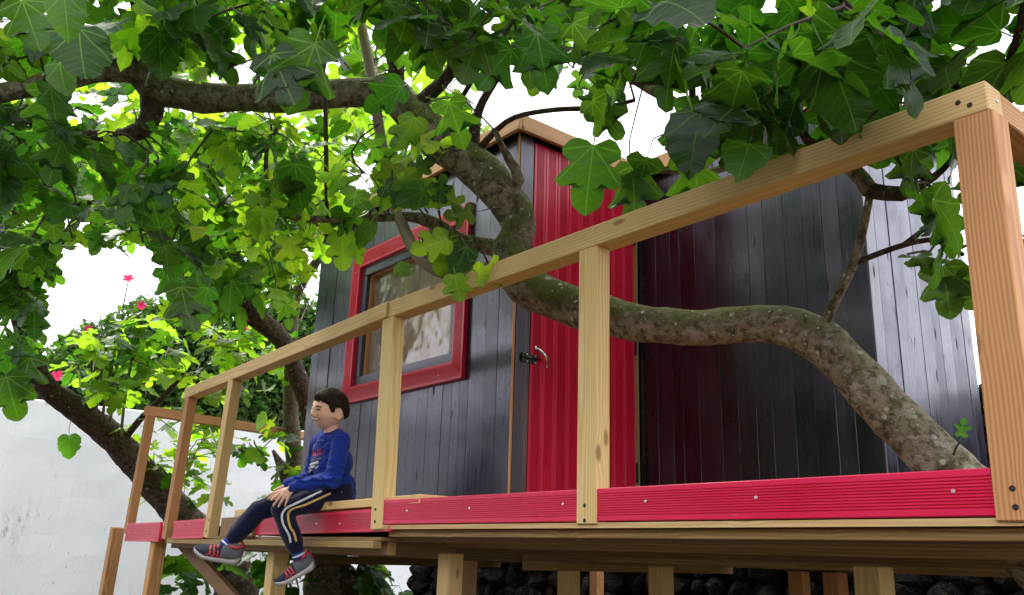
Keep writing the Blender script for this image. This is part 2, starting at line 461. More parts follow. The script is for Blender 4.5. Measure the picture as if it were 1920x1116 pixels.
M_LEAF = leaf_mat('fig_leaf', (.011, .036, .012), (.024, .062, .015), (.21, .54, .014), (.12, .21, .04), .42)
M_LEAF_Y = leaf_mat('young_backlit_fig_leaf', (.040, .12, .010), (.07, .17, .015), (.54, .92, .028), (.20, .34, .05), .70)  # fresh leaves, and the glow of backlit ones put into the colour
M_LEAF_D = leaf_mat('old_fig_leaf', (.028, .07, .024), (.05, .11, .036), (.14, .34, .026), (.12, .2, .06), .42)
M_HEDGE = leaf_mat('hibiscus_leaf', (.045, .12, .018), (.07, .15, .03), (.2, .42, .03), (.12, .2, .05), .35)
M_PETAL = plain('hibiscus_petal', (.75, .02, .12), .5, 0, .3)
# ------------------------------------------------------------------ ground and garden walls
def Z(z): return z+EYE
bm = bmesh.new()
gx = [-220, -60, -30, -20, -16, -12, -9, -6, -3, 0, 3, 6, 12, 30, 60, 220]
gv = {}
for i, x in enumerate(gx):
    for j, y in enumerate(gx):
        h = 0 if abs(x) > 25 or abs(y) > 25 else rng.uniform(-.04, .04)
        gv[i, j] = bm.verts.new((x, y+6, h-.04))
for i in range(len(gx)-1):
    for j in range(len(gx)-1):
        bm.faces.new((gv[i, j], gv[i+1, j], gv[i+1, j+1], gv[i, j+1]))
tag(link('ground', mesh_of(bm, smooth=True), M_GROUND), kind='structure')

gw = thing('garden_wall', (-12.6, 2, 0), 'long whitewashed rendered garden wall with dark stains behind the trees', 'wall')
def slab(x0, x1, y0, y1, z0, z1, name, mat, parent, bev=.01):
    mw = Matrix.Translation(((x0+x1)/2, (y0+y1)/2, (z0+z1)/2))
    return link(name, box_mesh(x1-x0, y1-y0, z1-z0, bev), mat, parent, mw)
# wall face with a slightly wavy top and surface
bm = bmesh.new()
ny, nz_ = 70, 14
ys = [-8+18.0*i/ny for i in range(ny+1)]
grid = []
for i, y in enumerate(ys):
    top = Z(1.745)+.012*math.sin(y*2.1)+rng.uniform(-.006, .006)
    row = [bm.verts.new((-12.5+rng.uniform(-.006, .006), y, -.1+(top+.1)*k/nz_)) for k in range(nz_+1)]
    row += [bm.verts.new((-12.53, y, top+.02)), bm.verts.new((-12.70, y, top+.02)), bm.verts.new((-12.73, y, -.1))]
    grid.append(row)
for i in range(ny):
    for k in range(len(grid[0])-1):
        bm.faces.new((grid[i][k], grid[i+1][k], grid[i+1][k+1], grid[i][k+1]))
bm.faces.new([v for v in grid[0]]); bm.faces.new([v for v in reversed(grid[-1])])
link('wall_body', mesh_of(bm), M_WALL, gw)

def rock_mesh(seed, sub=2):
    r = random.Random(seed)
    bm = bmesh.new(); bmesh.ops.create_icosphere(bm, subdivisions=sub, radius=.5)
    ph = [Vector((r.uniform(-1, 1), r.uniform(-1, 1), r.uniform(-1, 1))).normalized() for _ in range(9)]
    cut = [r.uniform(.30, .44) for _ in range(9)]
    for v in bm.verts:
        for n, c in zip(ph, cut):
            d = v.co.dot(n)
            if d > c: v.co -= n*(d-c)
        v.co *= r.uniform(.95, 1.05)
    return mesh_of(bm, 'stone')
ROCKS = [rock_mesh(s) for s in range(8)]
for r_ in ROCKS: r_.materials.append(M_STONE)
sw = thing('lava_stone_wall', (-4.5, 7.3, 0), 'dry dark lava stone wall in the shade under the deck and behind the treehouse', 'wall')
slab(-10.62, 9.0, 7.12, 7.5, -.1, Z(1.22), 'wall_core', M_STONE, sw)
def lay_stones(x0, x1, z0, z1, n_side, y=7.1, end=None):
    z = z0; k = 0
    while z < z1:
        h = rng.uniform(.16, .28); x = x0+rng.uniform(-.1, 0)
        while x < x1:
            w = rng.uniform(.12, .42)
            mw = Matrix.Translation((x+w/2, y+rng.uniform(-.04, .04), z+h/2+rng.uniform(-.02, .02))) @ Matrix.Rotation(rng.uniform(-.35, .35), 4, 'Y') @ Matrix.Rotation(rng.uniform(0, 6.28), 4, 'X') @ Matrix.Diagonal((w*1.2, h*rng.uniform(1.1, 1.6), h*rng.uniform(1.1, 1.5), 1))
            out.append(mw); x += w
        z += h*.93
out = []
lay_stones(-10.6, -.2, Z(-.75), Z(.12), 0)
lay_stones(-3.6, -1.2, Z(.12), Z(1.28), 0)
out.sort(key=lambda m: -m.translation.z if m.translation.z < Z(.2) else 0)
out = [m for m in out]
def stone_score(m):
    px, py, d = proj(m.translation)
    return (0 if -20 < px < 1940 and (py < 1140) else 10)+d*.01
out.sort(key=stone_score)
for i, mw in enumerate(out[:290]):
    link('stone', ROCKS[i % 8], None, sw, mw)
# lower left end of the wall: the return face that catches daylight
out2 = []
for z in np.arange(-.7, .15, .2):
    for y in np.arange(7.0, 7.5, .22):
        out2.append(Matrix.Translation((-10.66+rng.uniform(-.03, .03), y+.1, Z(float(z))+.1)) @ Matrix.Rotation(rng.uniform(0, 6), 4, 'X') @ Matrix.Diagonal((.26, .27, .25, 1)))
def join_stuff(name, mats, meshes, mat, parent):
    vs, fs, o = [], [], 0
    for i, mw in enumerate(mats):
        me = meshes[i % len(meshes)]
        vs += [tuple(mw @ v.co) for v in me.vertices]
        fs += [tuple(o+k for k in p.vertices) for p in me.polygons]
        o += len(me.vertices)
    L_ = WORLD[parent.name].translation
    me = np_mesh(vs, fs, name, False)
    return tag(link(name, me, mat, parent), kind='stuff')
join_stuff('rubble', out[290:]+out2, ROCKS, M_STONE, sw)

# garden hedge on the photographer's side: it is what the window and the varnished boards mirror
hg = thing('garden_hedge', (-9, -10, 0), 'tall dark clipped garden hedge facing the treehouse, mirrored in its window', 'hedge')
bm = bmesh.new(); gq = {}
NX, NZ = 120, 16
for i in range(NX+1):
    for j in range(NZ+4):
        x = -48+60*i/NX; top = (6.6 if x > -15 else 5.5 if x < -22 else 5.5+1.1*(x+22)/7)+.5*math.sin(x*.9)+.3*math.sin(x*2.3)+rng.uniform(-.25, .25)
        if j <= NZ: y, z = -10.0+rng.uniform(-.25, .25), -.1+(top+.1)*j/NZ
        else: y, z = -10.4-.5*(j-NZ), top-.15*(j-NZ)
        gq[i, j] = bm.verts.new((x, y, z))
for i in range(NX):
    for j in range(NZ+3): bm.faces.new((gq[i, j], gq[i+1, j], gq[i+1, j+1], gq[i, j+1]))
bmesh.ops.recalc_face_normals(bm, faces=bm.faces[:])
link('hedge_body', mesh_of(bm), plain('hedge_green', (.03, .055, .018), .9, 0, .1, 1.0, 9), hg)

# ------------------------------------------------------------------ treehouse
S = 1.4
YW, XC = 2.1709*S, -2.6484*S            # window wall plane, house corner
XL, Y3, X4, YB = -6.245, 4.089, -2.131, 5.24
ZF, ZR = Z(.16), Z(2.46)                # foot of the walls, underside of the fascia
th = thing('treehouse', (-4.4, 4.1, ZF), 'black boarded treehouse with red door, red framed window and flat orange edged roof', 'treehouse')
BT = .022
def vboard(x0, y0, x1, y1, z0, z1, name='wall_board', mat=None, parent=None, out=0.0, thick=BT, bev=.0012):
    """upright board whose outer face runs from (x0,y0) to (x1,y1); the outside is on its right hand"""
    a, b = Vector((x0, y0, 0)), Vector((x1, y1, 0))
    t = (b-a).normalized(); n = Vector((t.y, -t.x, 0))
    c = (a+b)/2 + n*(out-thick/2)
    return beam(name, (c.x, c.y, z0), (c.x, c.y, z1), (b-a).length, thick, t, mat or M_CHAR, parent or th, bev)
WX0, WX1, WZ0, WZ1 = -4.0299*S, -2.9745*S, Z(.7217*S), Z(1.5382*S)   # outside of the red window frame
FRW = .118
hx0, hx1, hz0, hz1 = WX0+.06, WX1-.06, WZ0+.06, WZ1-.06             # hole in the boards
def board_run(ax, ay, bx, by, n, hole=None, top=ZR+.05, seed=0):
    r = random.Random(seed); L_ = math.hypot(bx-ax, by-ay)
    cuts = [0]+[(i+r.uniform(-.2, .2))/n for i in range(1, n)]+[1]
    for i in range(n):
        u0, u1 = cuts[i]+.0009/L_, cuts[i+1]-.0009/L_
        x0, y0, x1, y1 = ax+(bx-ax)*u0, ay+(by-ay)*u0, ax+(bx-ax)*u1, ay+(by-ay)*u1
        o = r.uniform(-.0025, .0025)
        if hole and x1 > hole[0] and x0 < hole[1]:
            xs = [(x0, x1, False)]
            if x0 < hole[0]: xs = [(x0, hole[0], True), (hole[0], x1, False)]
            if x1 > hole[1]: xs = [(x0, hole[1], False), (hole[1], x1, True)]
            for a_, b_, full in xs:
                if full: vboard(a_, y0, b_, y1, ZF, top, out=o)
                else:
                    vboard(a_, y0, b_, y1, ZF, hole[2], out=o); vboard(a_, y0, b_, y1, hole[3], top, out=o)
        else: vboard(x0, y0, x1, y1, ZF, top, out=o)
board_run(XL, YW, XC, YW, 18, (hx0, hx1, hz0, hz1), seed=1)
board_run(XC, Y3, X4, Y3, 13, seed=2)
board_run(X4, Y3, X4, YB, 9, seed=3)
board_run(XL, YB, XL, YW, 16, seed=4)
board_run(X4, YB, XL, YB, 26, seed=5)
# worn raw edge strips at the corners
beam('corner_strip', (XC-.004, YW-.006, ZF), (XC-.004, YW-.006, ZR+.02), .014, .012, (1, 0, 0), M_PINE_RED, th, .002)
beam('corner_strip', (X4+.004, Y3-.004, ZF), (X4+.004, Y3-.004, ZR+.02), .012, .012, (1, 0, 0), M_JAMB, th, .002)
# door jambs and header on the short red wall
vboard(XC, YW+.004, XC, YW+.108, ZF, ZR+.05, 'door_jamb', M_JAMB, out=.004)
vboard(XC, 4.045, XC, 4.088, ZF, ZR+.05, 'door_jamb', M_ROUGH, out=-.012)
DZ1 = on_x(1002, 268, XC).z
vboard(XC, YW+.108, XC, 4.045, DZ1+.012, ZR+.05, 'door_header', M_CHAR, out=-.03)
# floor, inner lining, roof
plan = [(XL, YW), (XC, YW), (XC, Y3), (X4, Y3), (X4, YB), (XL, YB)]
def prism(poly, z0, z1):
    bm = bmesh.new()
    lo = [bm.verts.new((x, y, z0)) for x, y in poly]; hi = [bm.verts.new((x, y, z1)) for x, y in poly]
    bm.faces.new(list(reversed(lo))); bm.faces.new(hi)
    for i in range(len(poly)):
        j = (i+1) % len(poly); bm.faces.new((lo[i], lo[j], hi[j], hi[i]))
    return mesh_of(bm)
ins = [(XL+.03, YW+.03), (XC-.03, YW+.03), (XC-.03, Y3+.03), (X4-.03, Y3+.03), (X4-.03, YB-.03), (XL+.03, YB-.03)]
link('house_floor', prism(ins, ZF-.01, ZF+.02), M_INNER, th)
outp = [(XL-.02, YW-.035), (XC+.035, YW-.035), (XC+.035, Y3-.035), (X4+.035, Y3-.035), (X4+.035, YB+.03), (XL-.02, YB+.03)]
link('roof', prism(outp, ZR+.05, ZR+.118), M_FELT, th)
FH = .108
def fascia(a, b):
    a, b = Vector((*a, 0)), Vector((*b, 0)); t = (b-a).normalized(); n = Vector((t.y, -t.x, 0))
    p, q = a+n*.013, b+n*.013
    f_ = beam('fascia_board', (*p.xy, ZR+FH/2), (*q.xy, ZR+FH/2), .022, FH, n, M_FASCIA, th, .003)
    beam('fascia_batten', Vector((*(p+n*.018).xy, ZR+.012))+t*.0, Vector((*(q+n*.018).xy, ZR+.012)), .012, .03, n, M_FASCIA, f_, .002)
ro = [(XL-.02, YW-.035), (XC+.035, YW-.035), (XC+.035, Y3-.035), (X4+.035, Y3-.035), (X4+.035, YB+.03), (XL-.02, YB+.03)]
for i in range(6):
    a, b = Vector(ro[i]), Vector(ro[(i+1) % 6]); t = (b-a).normalized()
    e0 = .026 if i in (0, 2, 3, 4, 5) else 0
    fascia(a - t*(.024 if i in (0, 2) else 0), b + t*(.024 if i in (0, 2, 3) else 0) - t*(.026 if i == 1 else 0))
# back lining seen through the window: orange boards
n_in = 15
for i in range(n_in):
    x0 = XL+.05+(XC-XL-.1)*i/n_in; x1 = XL+.05+(XC-XL-.1)*(i+1)/n_in-.004
    vboard(x0, 3.34, x1, 3.34, ZF+.02, ZR+.04, 'lining_board', M_INNER)

def grooved_mesh(L_, w, t, n=9, margin=.017, depth=.0045):
    prof = [(-w/2, -t/2), (-w/2, t/2-.003), (-w/2+.003, t/2)]
    p = (w-2*margin)/n
    for k in range(n):
        c = -w/2+margin+p*(k+.5)
        prof += [(c-p*.30, t/2), (c-p*.16, t/2-depth), (c+p*.16, t/2-depth), (c+p*.30, t/2)]
    prof += [(w/2-.003, t/2), (w/2, t/2-.003), (w/2, -t/2)]
    bm = bmesh.new()
    A = [bm.verts.new((-L_/2, y, z)) for y, z in prof]; B_ = [bm.verts.new((L_/2, y, z)) for y, z in prof]
    for i in range(len(prof)):
        j = (i+1) % len(prof); bm.faces.new((A[i], B_[i], B_[j], A[j]))
    bm.faces.new(A); bm.faces.new(list(reversed(B_)))
    bmesh.ops.recalc_face_normals(bm, faces=bm.faces[:])
    return mesh_of(bm, 'grooved_board')
def grooved(name, p0, p1, w, t, normal, parent, n=9, mat=None):
    """grooved decking board along p0-p1, its grooved face looking along normal"""
    p0, p1 = Vector(p0), Vector(p1); x = (p1-p0).normalized(); z = Vector(normal); z = (z-x*z.dot(x)).normalized(); y = z.cross(x)
    F = Matrix((x, y, z)).transposed().to_4x4()
    return link(name, grooved_mesh((p1-p0).length, w, t, n), mat or M_RED, parent, Matrix.Translation((p0+p1)/2) @ F)
def screw(p, n, parent, r=.006, mat=None, name='screw'):
    bm = bmesh.new()
    bmesh.ops.create_cone(bm, cap_ends=True, segments=10, radius1=r, radius2=r*.75, depth=.003)
    F = frame(Vector(n).orthogonal(), Vector(n).cross(Vector(n).orthogonal()))
    return link(name, mesh_of(bm), mat or M_SCREW, parent, Matrix.Translation(Vector(p)+Vector(n)*.0012) @ F)
# door
door = link('door', box_mesh(.87, .03, DZ1-ZF-.03, .003), M_CHAR, th, Matrix.Translation((XC-.03, (YW+.115+4.03)/2, (ZF+.02+DZ1)/2)) @ Matrix.Rotation(math.pi/2, 4, 'Z'))
dy0, dy1 = YW+.113, 4.030
nd = 9
for i in range(nd):
    a = dy0+(dy1-dy0)*i/nd; b = dy0+(dy1-dy0)*(i+1)/nd
    grooved('door_board', (XC-.004, (a+b)/2, ZF+.02), (XC-.004, (a+b)/2, DZ1), b-a-.002, .022, (1, 0, 0), door, 7)
def tube_mesh(pts, rad, sides=8, cap=True, smooth=True):
    pts = [Vector(p) for p in pts]; n = len(pts)
    if not hasattr(rad, '__len__'): rad = [rad]*n
    tang = [(pts[min(i+1, n-1)]-pts[max(i-1, 0)]).normalized() for i in range(n)]
    u = tang[0].orthogonal().normalized(); vs, fs = [], []
    for i in range(n):
        u = (u-tang[i]*u.dot(tang[i])).normalized(); w = tang[i].cross(u)
        for k in range(sides):
            a = 2*math.pi*k/sides; vs.append(pts[i]+(u*math.cos(a)+w*math.sin(a))*rad[i])
    for i in range(n-1):
        for k in range(sides):
            k2 = (k+1) % sides; fs.append((i*sides+k, i*sides+k2, (i+1)*sides+k2, (i+1)*sides+k))
    if cap:
        fs.append(tuple(reversed(range(sides)))); fs.append(tuple((n-1)*sides+k for k in range(sides)))
    return np_mesh(vs, fs, 'tube', smooth)
# handle: curved steel pull with round ends
h0, h1 = on_x(1005, 653, XC+.012), on_x(1026, 687, XC+.012)
pts = []
for i in range(13):
    u = i/12; p = h0.lerp(h1, u); p.x += .034*math.sin(math.pi*u)**.7
    pts.append(p)
rr = [.006+.004*math.sin(math.pi*i/12) for i in range(13)]
hd = link('door_handle', tube_mesh(pts, rr, 10), M_STEEL, door)
for p in (h0, h1):
    bm = bmesh.new(); bmesh.ops.create_uvsphere(bm, u_segments=12, v_segments=8, radius=.0125)
    for v in bm.verts: v.co.x *= .6
    link('handle_foot', mesh_of(bm, smooth=True), M_STEEL, door, Matrix.Translation(p))
# bolt plate across the joint
b0, b1 = on_x(984, 670, XC+.01), on_x(1008, 676, XC+.01)
bc = (b0+b1)/2
bolt = link('bolt_plate', box_mesh(.085, .052, .005, .001), M_BLACKMETAL, door, Matrix.Translation((XC+.011, bc.y-.005, bc.z)) @ frame(Vector((0, 1, 0)), Vector((0, 0, 1))))
link('bolt_rod', tube_mesh([(XC+.02, bc.y-.075, bc.z+.002), (XC+.02, bc.y+.06, bc.z+.002)], .0065, 8), M_BLACKMETAL, door)
link('bolt_keeper', box_mesh(.022, .05, .012, .001), M_BLACKMETAL, door, Matrix.Translation((XC+.013, bc.y-.066, bc.z)) @ frame(Vector((0, 1, 0)), Vector((0, 0, 1))))
for dyy in (-.066, -.035, .03):
    for dz in (-.02, .02):
        screw((XC+.0145, bc.y+dyy, bc.z+dz), (1, 0, 0), door, .0055)
for hz in (ZF+.35, on_x(1195, 650, XC).z, ZR-.4):
    beam('hinge', (XC+.002, 4.040, hz-.06), (XC+.002, 4.040, hz+.06), .02, .014, (0, 1, 0), M_BLACKMETAL, door, .002)

# window
win = thing('window', ((WX0+WX1)/2, YW, WZ0), None, None); win.parent = th
win.matrix_basis = WORLD[th.name].inverted() @ WORLD[win.name]
yf = YW-.016
def miter(p0, p1, w, inner_dir, name):
    """grooved frame piece with 45 degree ends; p0-p1 is the outer edge"""
    p0, p1 = Vector(p0), Vector(p1); x = (p1-p0).normalized(); d = Vector(inner_dir)
    me = grooved_mesh((p1-p0).length, w, .03, 9, .018, .0028)
    L_ = (p1-p0).length
    F = Matrix((x, d, x.cross(d))).transposed()
    if F[1][2] > 0: pass
    z = x.cross(d); flip = 1 if z.y < 0 else -1
    for v in me.vertices:
        if flip < 0: v.co.z = -v.co.z
        k = (v.co.y+w/2)
        v.co.x += -k if v.co.x > 0 else k
    if flip < 0: me.flip_normals()
    mw = Matrix.Translation((p0+p1)/2+d*w/2) @ Matrix((x, d, z)).transposed().to_4x4()
    return link(name, me, M_RED, win, mw)
c = [(WX0, yf, WZ0), (WX1, yf, WZ0), (WX1, yf, WZ1), (WX0, yf, WZ1)]
e = .0012
miter((WX0+e, yf, WZ0), (WX1-e, yf, WZ0), FRW, (0, 0, 1), 'window_frame')
miter((WX0+e, yf, WZ1), (WX1-e, yf, WZ1), FRW, (0, 0, -1), 'window_frame')
miter((WX0, yf, WZ0+e), (WX0, yf, WZ1-e), FRW, (1, 0, 0), 'window_frame')
miter((WX1, yf, WZ0+e), (WX1, yf, WZ1-e), FRW, (-1, 0, 0), 'window_frame')
for px, py in ((822, 704), (675, 487), (667, 512)):
    screw(on_y(px, py, yf-.0155), (0, -1, 0), win, .004)
ix0, ix1, iz0, iz1 = WX0+FRW, WX1-FRW, WZ0+FRW, WZ1-FRW
SW = .075
ys_ = YW+.012
beam('sash', (ix0-.05, ys_, iz0+SW/2-.02), (ix1+.05, ys_, iz0+SW/2-.02), .03, SW+.03, (0, 1, 0), M_DARKFRAME, win)
beam('sash', (ix0-.05, ys_, iz1-SW/2+.02), (ix1+.05, ys_, iz1-SW/2+.02), .03, SW+.03, (0, 1, 0), M_DARKFRAME, win)
beam('sash', (ix0+SW/2-.02, ys_, iz0+SW-.004), (ix0+SW/2-.02, ys_, iz1-SW+.004), .03, SW+.03, (0, 1, 0), M_DARKFRAME, win)
beam('sash', (ix1-SW/2+.02, ys_, iz0+SW-.004), (ix1-SW/2+.02, ys_, iz1-SW+.004), .03, SW+.03, (0, 1, 0), M_DARKFRAME, win)
# orange reveal behind the sash
g0, g1, k0, k1 = ix0+SW-.01, ix1-SW+.01, iz0+SW-.005, iz1-SW+.005
beam('reveal', (g0+.004, YW+.065, k0), (g0+.004, YW+.065, k1), .075, .014, (0, 1, 0), M_INNER, win)
beam('reveal', (g1-.004, YW+.065, k0), (g1-.004, YW+.065, k1), .075, .014, (0, 1, 0), M_INNER, win)
beam('reveal', (g0, YW+.065, k1+.004), (g1, YW+.065, k1+.004), .075, .014, (0, 1, 0), M_INNER, win)
beam('reveal', (g0, YW+.065, k0-.004), (g1, YW+.065, k0-.004), .075, .014, (0, 1, 0), M_INNER, win)
# pane
bm = bmesh.new(); nx, nz2 = 24, 18
vv = [[bm.verts.new((g0+.008+(g1-g0-.016)*i/nx, YW+.055, k0+(k1-k0)*j/nz2)) for j in range(nz2+1)] for i in range(nx+1)]
for i in range(nx):
    for j in range(nz2): bm.faces.new((vv[i][j], vv[i+1][j], vv[i+1][j+1], vv[i][j+1]))
link('pane', mesh_of(bm, smooth=True), M_GLASS, win)

# ------------------------------------------------------------------ deck
dk = thing('deck', (-4.6, 3.4, 0), 'raised timber deck on posts with red grooved edge boards', 'deck')
YA = 2.394
LA = ((-4.033, YA), (-.80, YA)); LB = ((-7.748, 2.582), (-4.033, 2.383)); LC = ((-9.134, 2.674), (-7.748, 2.582))
nA = Vector((0, -1, 0))
tB = Vector((LB[1][0]-LB[0][0], LB[1][1]-LB[0][1], 0)).normalized(); nB = Vector((tB.y, -tB.x, 0))
z0, zr = Z(.1323), Z(.2539)
# front edge boards
xs_ = [(-3.965, -2.512), (-2.408, -.972)]
for a, b in xs_:
    tb = grooved('edge_board', (a, YA-.012+.03, (z0+zr)/2), (b, YA-.012+.03, (z0+zr)/2), zr-z0, .025, nA, dk, 10, M_RED_LIT)
yfA = YA+.0055
for px, py in ((763, 958), (880, 953), (1055, 945), (1210, 940), (1417, 933), (1787, 921)):
    screw(on_y(px, py, yfA), nA, dk, .0065)
def redB(pxa, ptop, pbot, pxb, qtop, qbot, line, name='edge_board', mat=None, off=.02):
    n = Vector(((line[1][1]-line[0][1]), -(line[1][0]-line[0][0]), 0)).normalized()
    a0, a1 = on_line(pxa, pbot, *line2(line, off)), on_line(pxa, ptop, *line2(line, off))
    b0, b1 = on_line(pxb, qbot, *line2(line, off)), on_line(pxb, qtop, *line2(line, off))
    w = ((a1-a0).length+(b1-b0).length)/2
    return (a0+a1)/2, (b0+b1)/2, w, n
def line2(line, off):
    (ax, ay), (bx, by) = line; l = math.hypot(bx-ax, by-ay); n = Vector((-(by-ay)/l, (bx-ax)/l))
    return (ax+n.x*off, ay+n.y*off), (bx+n.x*off, by+n.y*off)
def on_line(px, py, a, b):
    n = Vector((-(b[1]-a[1]), b[0]-a[0], 0)); r = ray(px, py)
    return O + r*(Vector((a[0], a[1], 0)).dot(n)/r.dot(n))
def edgeB(a, b, line, off=.02, name='edge_board', mat=None, n=9):
    """a, b: (px, ytop, ybottom) at both ends"""
    l2 = line2(line, off); nn = nB if line is LB else Vector(((line[1][1]-line[0][1]), -(line[1][0]-line[0][0]), 0)).normalized()
    q = [on_line(px, y, *l2) for px, y in ((a[0], a[1]), (a[0], a[2]), (b[0], b[1]), (b[0], b[2]))]
    w = ((q[0]-q[1]).length+(q[2]-q[3]).length)/2
    if mat is None: return grooved(name, (q[0]+q[1])/2, (q[2]+q[3])/2, w, .025, nn, dk, n, M_RED_LIT)
    return beam(name, (q[0]+q[1])/2, (q[2]+q[3])/2, .03, w, nn, mat, dk)
edgeB((327, 979, 1010), (386, 974, 1008), LB)
edgeB((417, 972, 1007), (478, 969, 1005), LB, name='bare_edge_board', mat=M_ROUGH)
edgeB((480, 969, 1005), (737, 955, 994), LB, off=.042, n=11)
edgeB((238, 984, 1013), (301, 982, 1013), LC, off=.0)
for px, py in ((593, 982), (637, 982)):
    screw(on_line(px, py, *line2(LB, .029)), nB, dk, .006)
# sheet under the deck boards, its pale sawn edge showing below the red
link('deck_sheet', prism([(-3.99, YA+.012), (-.80, YA+.012), (-.80, 5.4), (-3.99, 5.4)], z0-.024, z0-.004), M_PINE, dk)
link('deck_sheet', prism([(-9.2, 2.71), (-7.75, 2.62), (-4.0, 2.43), (-4.0, 5.4), (-9.6, 5.4)], Z(.052), Z(.07)), M_JOIST, dk)
# walking boards
yy = YA+.05; k = 0
while yy < 5.3:
    beam('deck_board', (-3.98, yy+.07, z0+.022), (-.81, yy+.07, z0+.022), .138, .026, (0, 1, 0), M_JOIST, dk)
    yb_ = yy+.03; xb_ = -9.15 if yb_ > 2.72 else -4.033-(yb_-.04-2.383)/.199*3.715
    if xb_ < -4.3: beam('deck_board', (xb_, yb_+.07, Z(.135)), (-4.02, yb_+.07, Z(.135)), .138, .026, (0, 1, 0), M_JOIST, dk)
    yy += .145
# rim boards and joists seen from below
for y, zt_, zb_ in ((YA+.075, .104, .072), (YA+.15, .103, .05), (YA+.44, .103, .03), (YA+.86, .103, .005), (YA+1.35, .103, -.02), (YA+1.95, .10, -.03), (YA+2.7, .10, -.03)):
    beam('joist', (-3.95, y, Z((zt_+zb_)/2)), (-.78, y, Z((zt_+zb_)/2)), .055, zt_-zb_, (0, 1, 0), M_JOIST, dk)
for y, zt_, zb_ in ((.04, .049, .012), (.13, .048, -.02), (.52, .048, -.03), (1.0, .048, -.04), (1.6, .048, -.04), (2.3, .048, -.04)):
    a = Vector((*line2(LB, y)[0], 0)); b = Vector((*line2(LB, y)[1], 0))
    if y > .3: a.x = -9.0
    beam('joist', (a.x, a.y, Z((zt_+zb_)/2)), (-4.02, b.y, Z((zt_+zb_)/2)), .05, zt_-zb_, (0, 1, 0), M_JOIST, dk)
for x, zt_, zb_ in ((-3.985, -.03, -.08), (-6.6, -.045, -.11)):
    beam('cross_beam', (x, YA+1.0, Z((zt_+zb_)/2)), (x, 5.3, Z((zt_+zb_)/2)), .06, zt_-zb_, (1, 0, 0), M_JOIST, dk)
def under_post(x, y, zt_, w=.09, lean=0.0):
    return beam('support_post', (x+lean, y, -.1), (x, y, Z(zt_)), w, w, (1, 0, 0), M_PINE if w > .092 else M_PINE_RED, dk, .004)
for px, y, zt_, w in ((829, 2.66, .0, .095), (1055, 3.75, -.035, .1), (1112, 5.6, -.04, .09), (1228, 3.75, -.035, .1), (1490, 4.7, -.04, .09), (1557, 4.2, -.035, .09), (1625, 3.0, .0, .1), (870, 4.6, -.04, .1)):
    p = on_y(px, 1090, y); under_post(p.x, y+w/2, zt_, w)
p = on_y(512, 1030, 2.66); under_post(p.x, 2.70, -.02, .11)
brace = beam('brace', on_y(338, 1012, 2.78), on_y(470, 1160, 2.95), .05, .12, (0, 1, 0), M_ROUGH, dk, .004)
# gate stiles at the open end, below the rail posts
for (tx, ty), (bx, by_) in (((207, 989), (184, 1116)), ((287, 985), (266, 1116))):
    l2 = ((LC[0][0], 2.62), (LC[1][0], 2.62))
    t_, b_ = on_line(tx, ty, *l2), on_line(bx, by_, *l2)
    d = (b_-t_).normalized(); b_ = t_+d*((t_.z+.1)/-d.z)
    sh = Vector((.055, .055, 0))
    ps = beam('support_post', b_+sh, t_+sh, .11, .11, (1, 0, 0), M_PINE_RED, dk, .004)
    screw(t_+Vector((.03, -.001, -.06)), (0, -1, 0), dk, .008, M_HOLE, 'screw_hole')

# ------------------------------------------------------------------ railing
rl = thing('railing', (-4.03, YA, z0), 'sawn pine railing with square posts along the front and sides of the deck', 'railing')
zt, zb = z0+1.2, Z(1.2404)
def rail_post(bl, tl, line, w=.112, d=.0756, mat=M_PINE, ztop=None):
    l2 = line; t = Vector((line[1][0]-line[0][0], line[1][1]-line[0][1], 0)).normalized(); n = Vector((t.y, -t.x, 0))
    b_, t_ = on_line(*bl, *l2), on_line(*tl, *l2)
    if ztop is not None: t_ = b_+(t_-b_)*((ztop-b_.z)/(t_.z-b_.z))
    sh = t*w/2-n*d/2
    ps = beam('post', b_+sh, t_+sh, w, d, t, mat, rl, .003)
    return b_, t_, t, n
def holes(pts, y):
    for px, py in pts: screw(on_y(px, py, y), (0, -1, 0), rl, .0085, M_HOLE, 'screw_hole')
rail_post((694, 993), (717, 600), LA, mat=M_PINE, ztop=zb-.001)
rail_post((1080, 983), (1085.5, 474), LA, w=.108, ztop=zb-.001)
b6 = rail_post((1867, 978), (1785.5, 228), LA, w=.112, d=.1, mat=M_PINE_RED, ztop=zb-.001)
rail_post((380, 1008), (427, 717), LB, mat=M_PINE, ztop=zb-.001)
rail_post((302, 1011), (346.5, 748.5), LB, mat=M_PINE_RED, ztop=zb-.001)
rail_post((230.5, 1000), (272, 781), LC, mat=M_PINE_RED, ztop=zb-.001)
holes(((1096, 948), (1096, 976), (1898, 916), (1904, 951), (704, 955), (703, 978), (1796, 193), (1818, 197)), YA)
for px, py in ((392, 975), (387, 996), (308, 990)):
    screw(on_line(px, py, *LB), nB, rl, .0085, M_HOLE, 'screw_hole')
RW = .1
def along(line, u, inset): 
    a, b = Vector((*line[0], 0)), Vector((*line[1], 0)); t = (b-a).normalized(); n = Vector((t.y, -t.x, 0))
    return a.lerp(b, u)-n*inset
beam('handrail', (-4.031, YA+RW/2, (zt+zb)/2), (-.852, YA+RW/2, (zt+zb)/2), RW, zt-zb, (0, 1, 0), M_PINE, rl, .004)
a, b = along(LB, 0, RW/2), along(LB, 1, RW/2); a.z = b.z = (zt+zb)/2
beam('handrail', a, b-(b-a).normalized()*.003, RW, zt-zb, (0, 1, 0), M_PINE, rl, .004)
beam('side_rail', (-.852-.05, YA+RW+.002, (zt+zb)/2+.003), (-.852-.05, 5.2, (zt+zb)/2+.003), RW-.006, zt-zb-.006, (1, 0, 0), M_PINE_RED, rl, .004)
